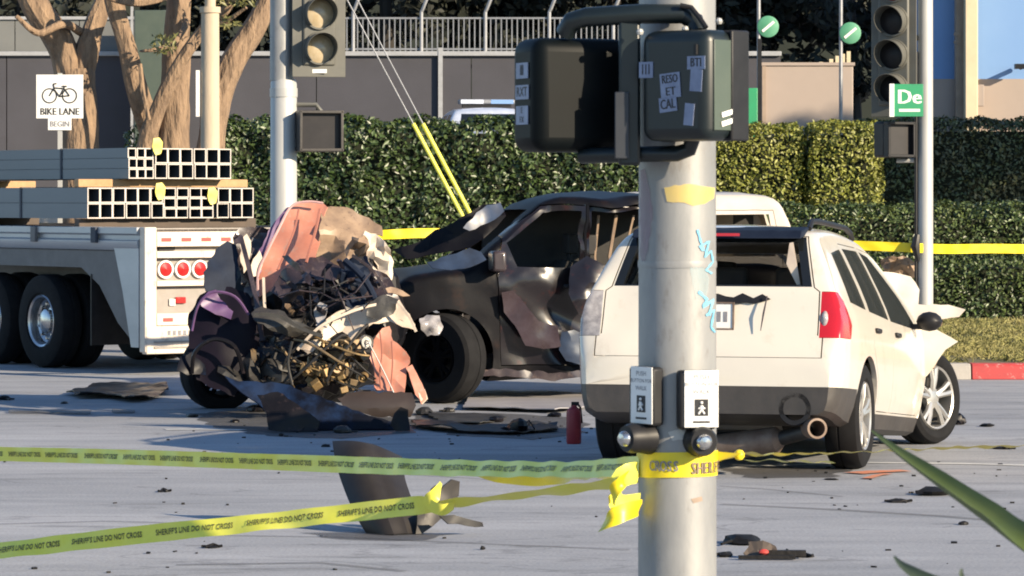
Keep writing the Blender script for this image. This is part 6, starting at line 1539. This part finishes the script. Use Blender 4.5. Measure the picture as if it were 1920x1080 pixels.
for i, (px, py, w, h, m, lab) in enumerate((
    (1392, 1020, 86, 24, 'dash_black', 'larger black broken part just right of the near pole base'),
    (1360, 1044, 40, 16, 'dash_black', 'small black scrap touching the near pole edge at lower right'),
    (1500, 1044, 56, 12, 'dash_black', 'flat black scrap right of the orange lamp piece'),
    (1680, 942, 40, 10, 'dash_black', 'pair of tiny black scraps left of the green leaf'),
    (1754, 928, 76, 24, 'dash_black', 'black scrap partly behind the green leaf'),
    (1808, 984, 22, 10, 'dash_black', 'tiny dark scrap under the green leaf'),
    (400, 1027, 36, 7, 'dash_black', 'tiny dark scrap below the slanting tape'),
    (306, 922, 32, 5, 'dash_black', 'tiny dark scrap between the two tapes at left'),
    (905, 1031, 10, 10, 'dash_black', 'tiny dark pebble right of the curved panel'),
    (1792, 796, 36, 34, 'black_sheet', 'black lump on the road right of the suv front wheel'),
    (527, 818, 14, 9, 'dash_black', 'tiny black scrap below the bumper cover'),
    (8, 750, 34, 12, 'black_sheet', 'black lump on the road at the left picture edge'),
    (972, 812, 58, 44, 'black_sheet', 'dark mechanical lump on the road below the silver board'),
    (796, 778, 44, 22, 'engine_dark', 'dark lump at the foot of the orange strip'),
    (1150, 866, 60, 26, 'engine_dark', 'dark lump beside the suv left rear wheel'),
    (880, 806, 26, 12, 'engine_dark', 'small dark lump left of the mechanical lump'),
    (640, 812, 40, 20, 'engine_dark', 'small dark lump under the bumper cover'),
    (120, 757, 20, 8, 'black_sheet', 'tiny black scrap beside the flat dark sheet'),
    (480, 772, 46, 22, 'black_sheet', 'dark scrap under the left end of the bumper cover'),
    (690, 806, 52, 26, 'black_sheet', 'dark scrap against the right half of the bumper cover'),
    (842, 772, 34, 14, 'engine_dark', 'dark scrap in front of the pickup front wheel'),
    (930, 792, 30, 18, 'black_sheet', 'dark scrap touching the left of the mechanical lump'),
    (1012, 800, 44, 16, 'engine_dark', 'dark scrap touching the right of the mechanical lump'),
    (1040, 782, 30, 14, 'black_sheet', 'dark scrap between the silver board and the red cylinder'),
    (360, 782, 30, 10, 'engine_dark', 'small dark scrap left of the wreck wheel'),
    (440, 792, 26, 8, 'black_sheet', 'small dark scrap in front of the wreck wheel'),
    (610, 838, 20, 8, 'dash_black', 'tiny dark scrap above the curved plastic panel'),
    (1560, 900, 26, 6, 'dash_black', 'tiny dark scrap behind the rear tyre of the suv'),
    (1850, 800, 30, 10, 'dash_black', 'small dark scrap on the road near the red kerb'),
    (1880, 842, 40, 8, 'dash_black', 'flat dark scrap at the right edge beyond the thin tape'))):
    chunk(px, py, w, h, m, lab, 300 + i)
t = thing('lamp_fragment', 'orange red broken lamp piece on the road right of the near pole', 'debris', G(1428, 1046), 0, 'crash debris on the road')
part('lens_piece', crumple([(1395, 1038), (1410, 1018), (1432, 1016), (1456, 1026), (1462, 1042), (1440, 1048), (1402, 1048)], G(1428, 1046).y - .05, (0, .5), (0, 0), .03, 6, .025, 91, .006, .006), 'timber_dark', t, None, True, solid=.01, flat=True)
part('reflector', MB().ball((0.005, -.09, .04), (.028, .018, .016), 10), 'reflector_red', t)
part('bracket', MB().box((.13, -.05, .03), (.2, .05, .03)).box((.02, -.12, .015), (.3, .03, .02)), 'dash_black', t)
rnd = random.Random(77); mb = MB()
for i in range(150):
    zone = rnd.choice([(350, 1100, 770, 850), (300, 1250, 800, 870), (1340, 1920, 860, 960), (0, 1900, 860, 1075), (500, 1150, 760, 830)])
    c = G(rnd.uniform(zone[0], zone[1]), rnd.uniform(zone[2], zone[3])); s = rnd.uniform(.005, .018)
    b_ = MB().box((0, 0, 0), (s * rnd.uniform(1, 2.4), s, s * .6)); b_.xf(Matrix.Translation(c + Vector((0, 0, s * .3))) @ Matrix.Rotation(rnd.uniform(0, 6), 4, 'Z') @ Matrix.Rotation(rnd.uniform(-.4, .4), 4, 'X')); mb.add(b_.v, b_.f)
tag(part('crash_fragments', mb, 'dash_black', flat=True), 'fine dark crumbs of plastic scattered over the road', 'debris', kind='stuff')

# ------------------------------------------------------------------ agave plant close to the camera
pb = Vector((1.45, 6.35, 0)); t = thing('agave_plant', 'green spiky plant with a long leaf reaching in from the lower right', 'plant', pb)
part('stem', MB().tube([(0, 0, 0), (.02, 0, .5), (0, 0, 1.0)], [.11, .10, .07], 12), 'bark', t)
def blade(pts, hw, m, lab=None):
    P = spline(pts, 8); n = len(P); vs = []; fs = []
    for i, q in enumerate(P):
        f = i / (n - 1) * (len(hw) - 1); j = min(int(f), len(hw) - 2); w = hw[j] + (hw[j + 1] - hw[j]) * (f - j)
        tg = (P[min(i + 1, n - 1)] - P[max(i - 1, 0)]).normalized(); sd = tg.cross(Vector((.25, -.85, .45))).normalized(); nr = sd.cross(tg).normalized()
        if nr.y > 0: nr = -nr
        for a in (-1, -.55, 0, .55, 1): vs.append(q + sd * w * a - nr * w * .45 * (1 - a * a))
        for a in (.55, 0, -.55): vs.append(q + sd * w * a - nr * (w * .45 * (1 - a * a) + w * .38 * (1 - a * a * .8)))
    for i in range(n - 1):
        for j in range(8): fs.append((i * 8 + j, (i + 1) * 8 + j, (i + 1) * 8 + (j + 1) % 8, i * 8 + (j + 1) % 8))
    fs += [tuple(range(8)), tuple(reversed(range((n - 1) * 8, n * 8)))]
    part('leaf', MB().add(vs, fs), m, t, lab, world=True, ang=50)
top_ = pb + Vector((0, 0, 1.0))
k = 7 / F
blade([W(1634, 806, 7.5), W(1690, 846, 7.3), W(1770, 898, 7.1), W(1850, 950, 6.9), W(1940, 1012, 6.7), W(2120, 1135, 6.55), top_ + Vector((-.08, 0, 0))], [.003, .014, .024, .031, .036, .037, .03], 'agave', 'long pale green leaf')
blade([W(1676, 1042, 6.5), W(1700, 1064, 6.45), W(1770, 1104, 6.4), W(1900, 1160, 6.35), W(2150, 1260, 6.35), top_ + Vector((-.06, .02, -.1))], [.002, .012, .026, .034, .03], 'agave_shade', 'dark leaf tip at the lower edge')
blade([W(1803, 1066, 6.2), W(1806, 1090, 6.2), W(1840, 1160, 6.25), top_ + Vector((-.04, -.03, -.12))], [.0015, .006, .02, .03], 'agave_shade')
for a in range(6):
    an = R(-80 + a * 32); blade([top_ + Vector((math.cos(an) * .8, math.sin(an) * .5, .25 + .1 * (a % 3))), top_ + Vector((math.cos(an) * .45, math.sin(an) * .3, .25)), top_ + Vector((math.cos(an) * .05, math.sin(an) * .05, 0))], [.003, .035, .03], 'agave')
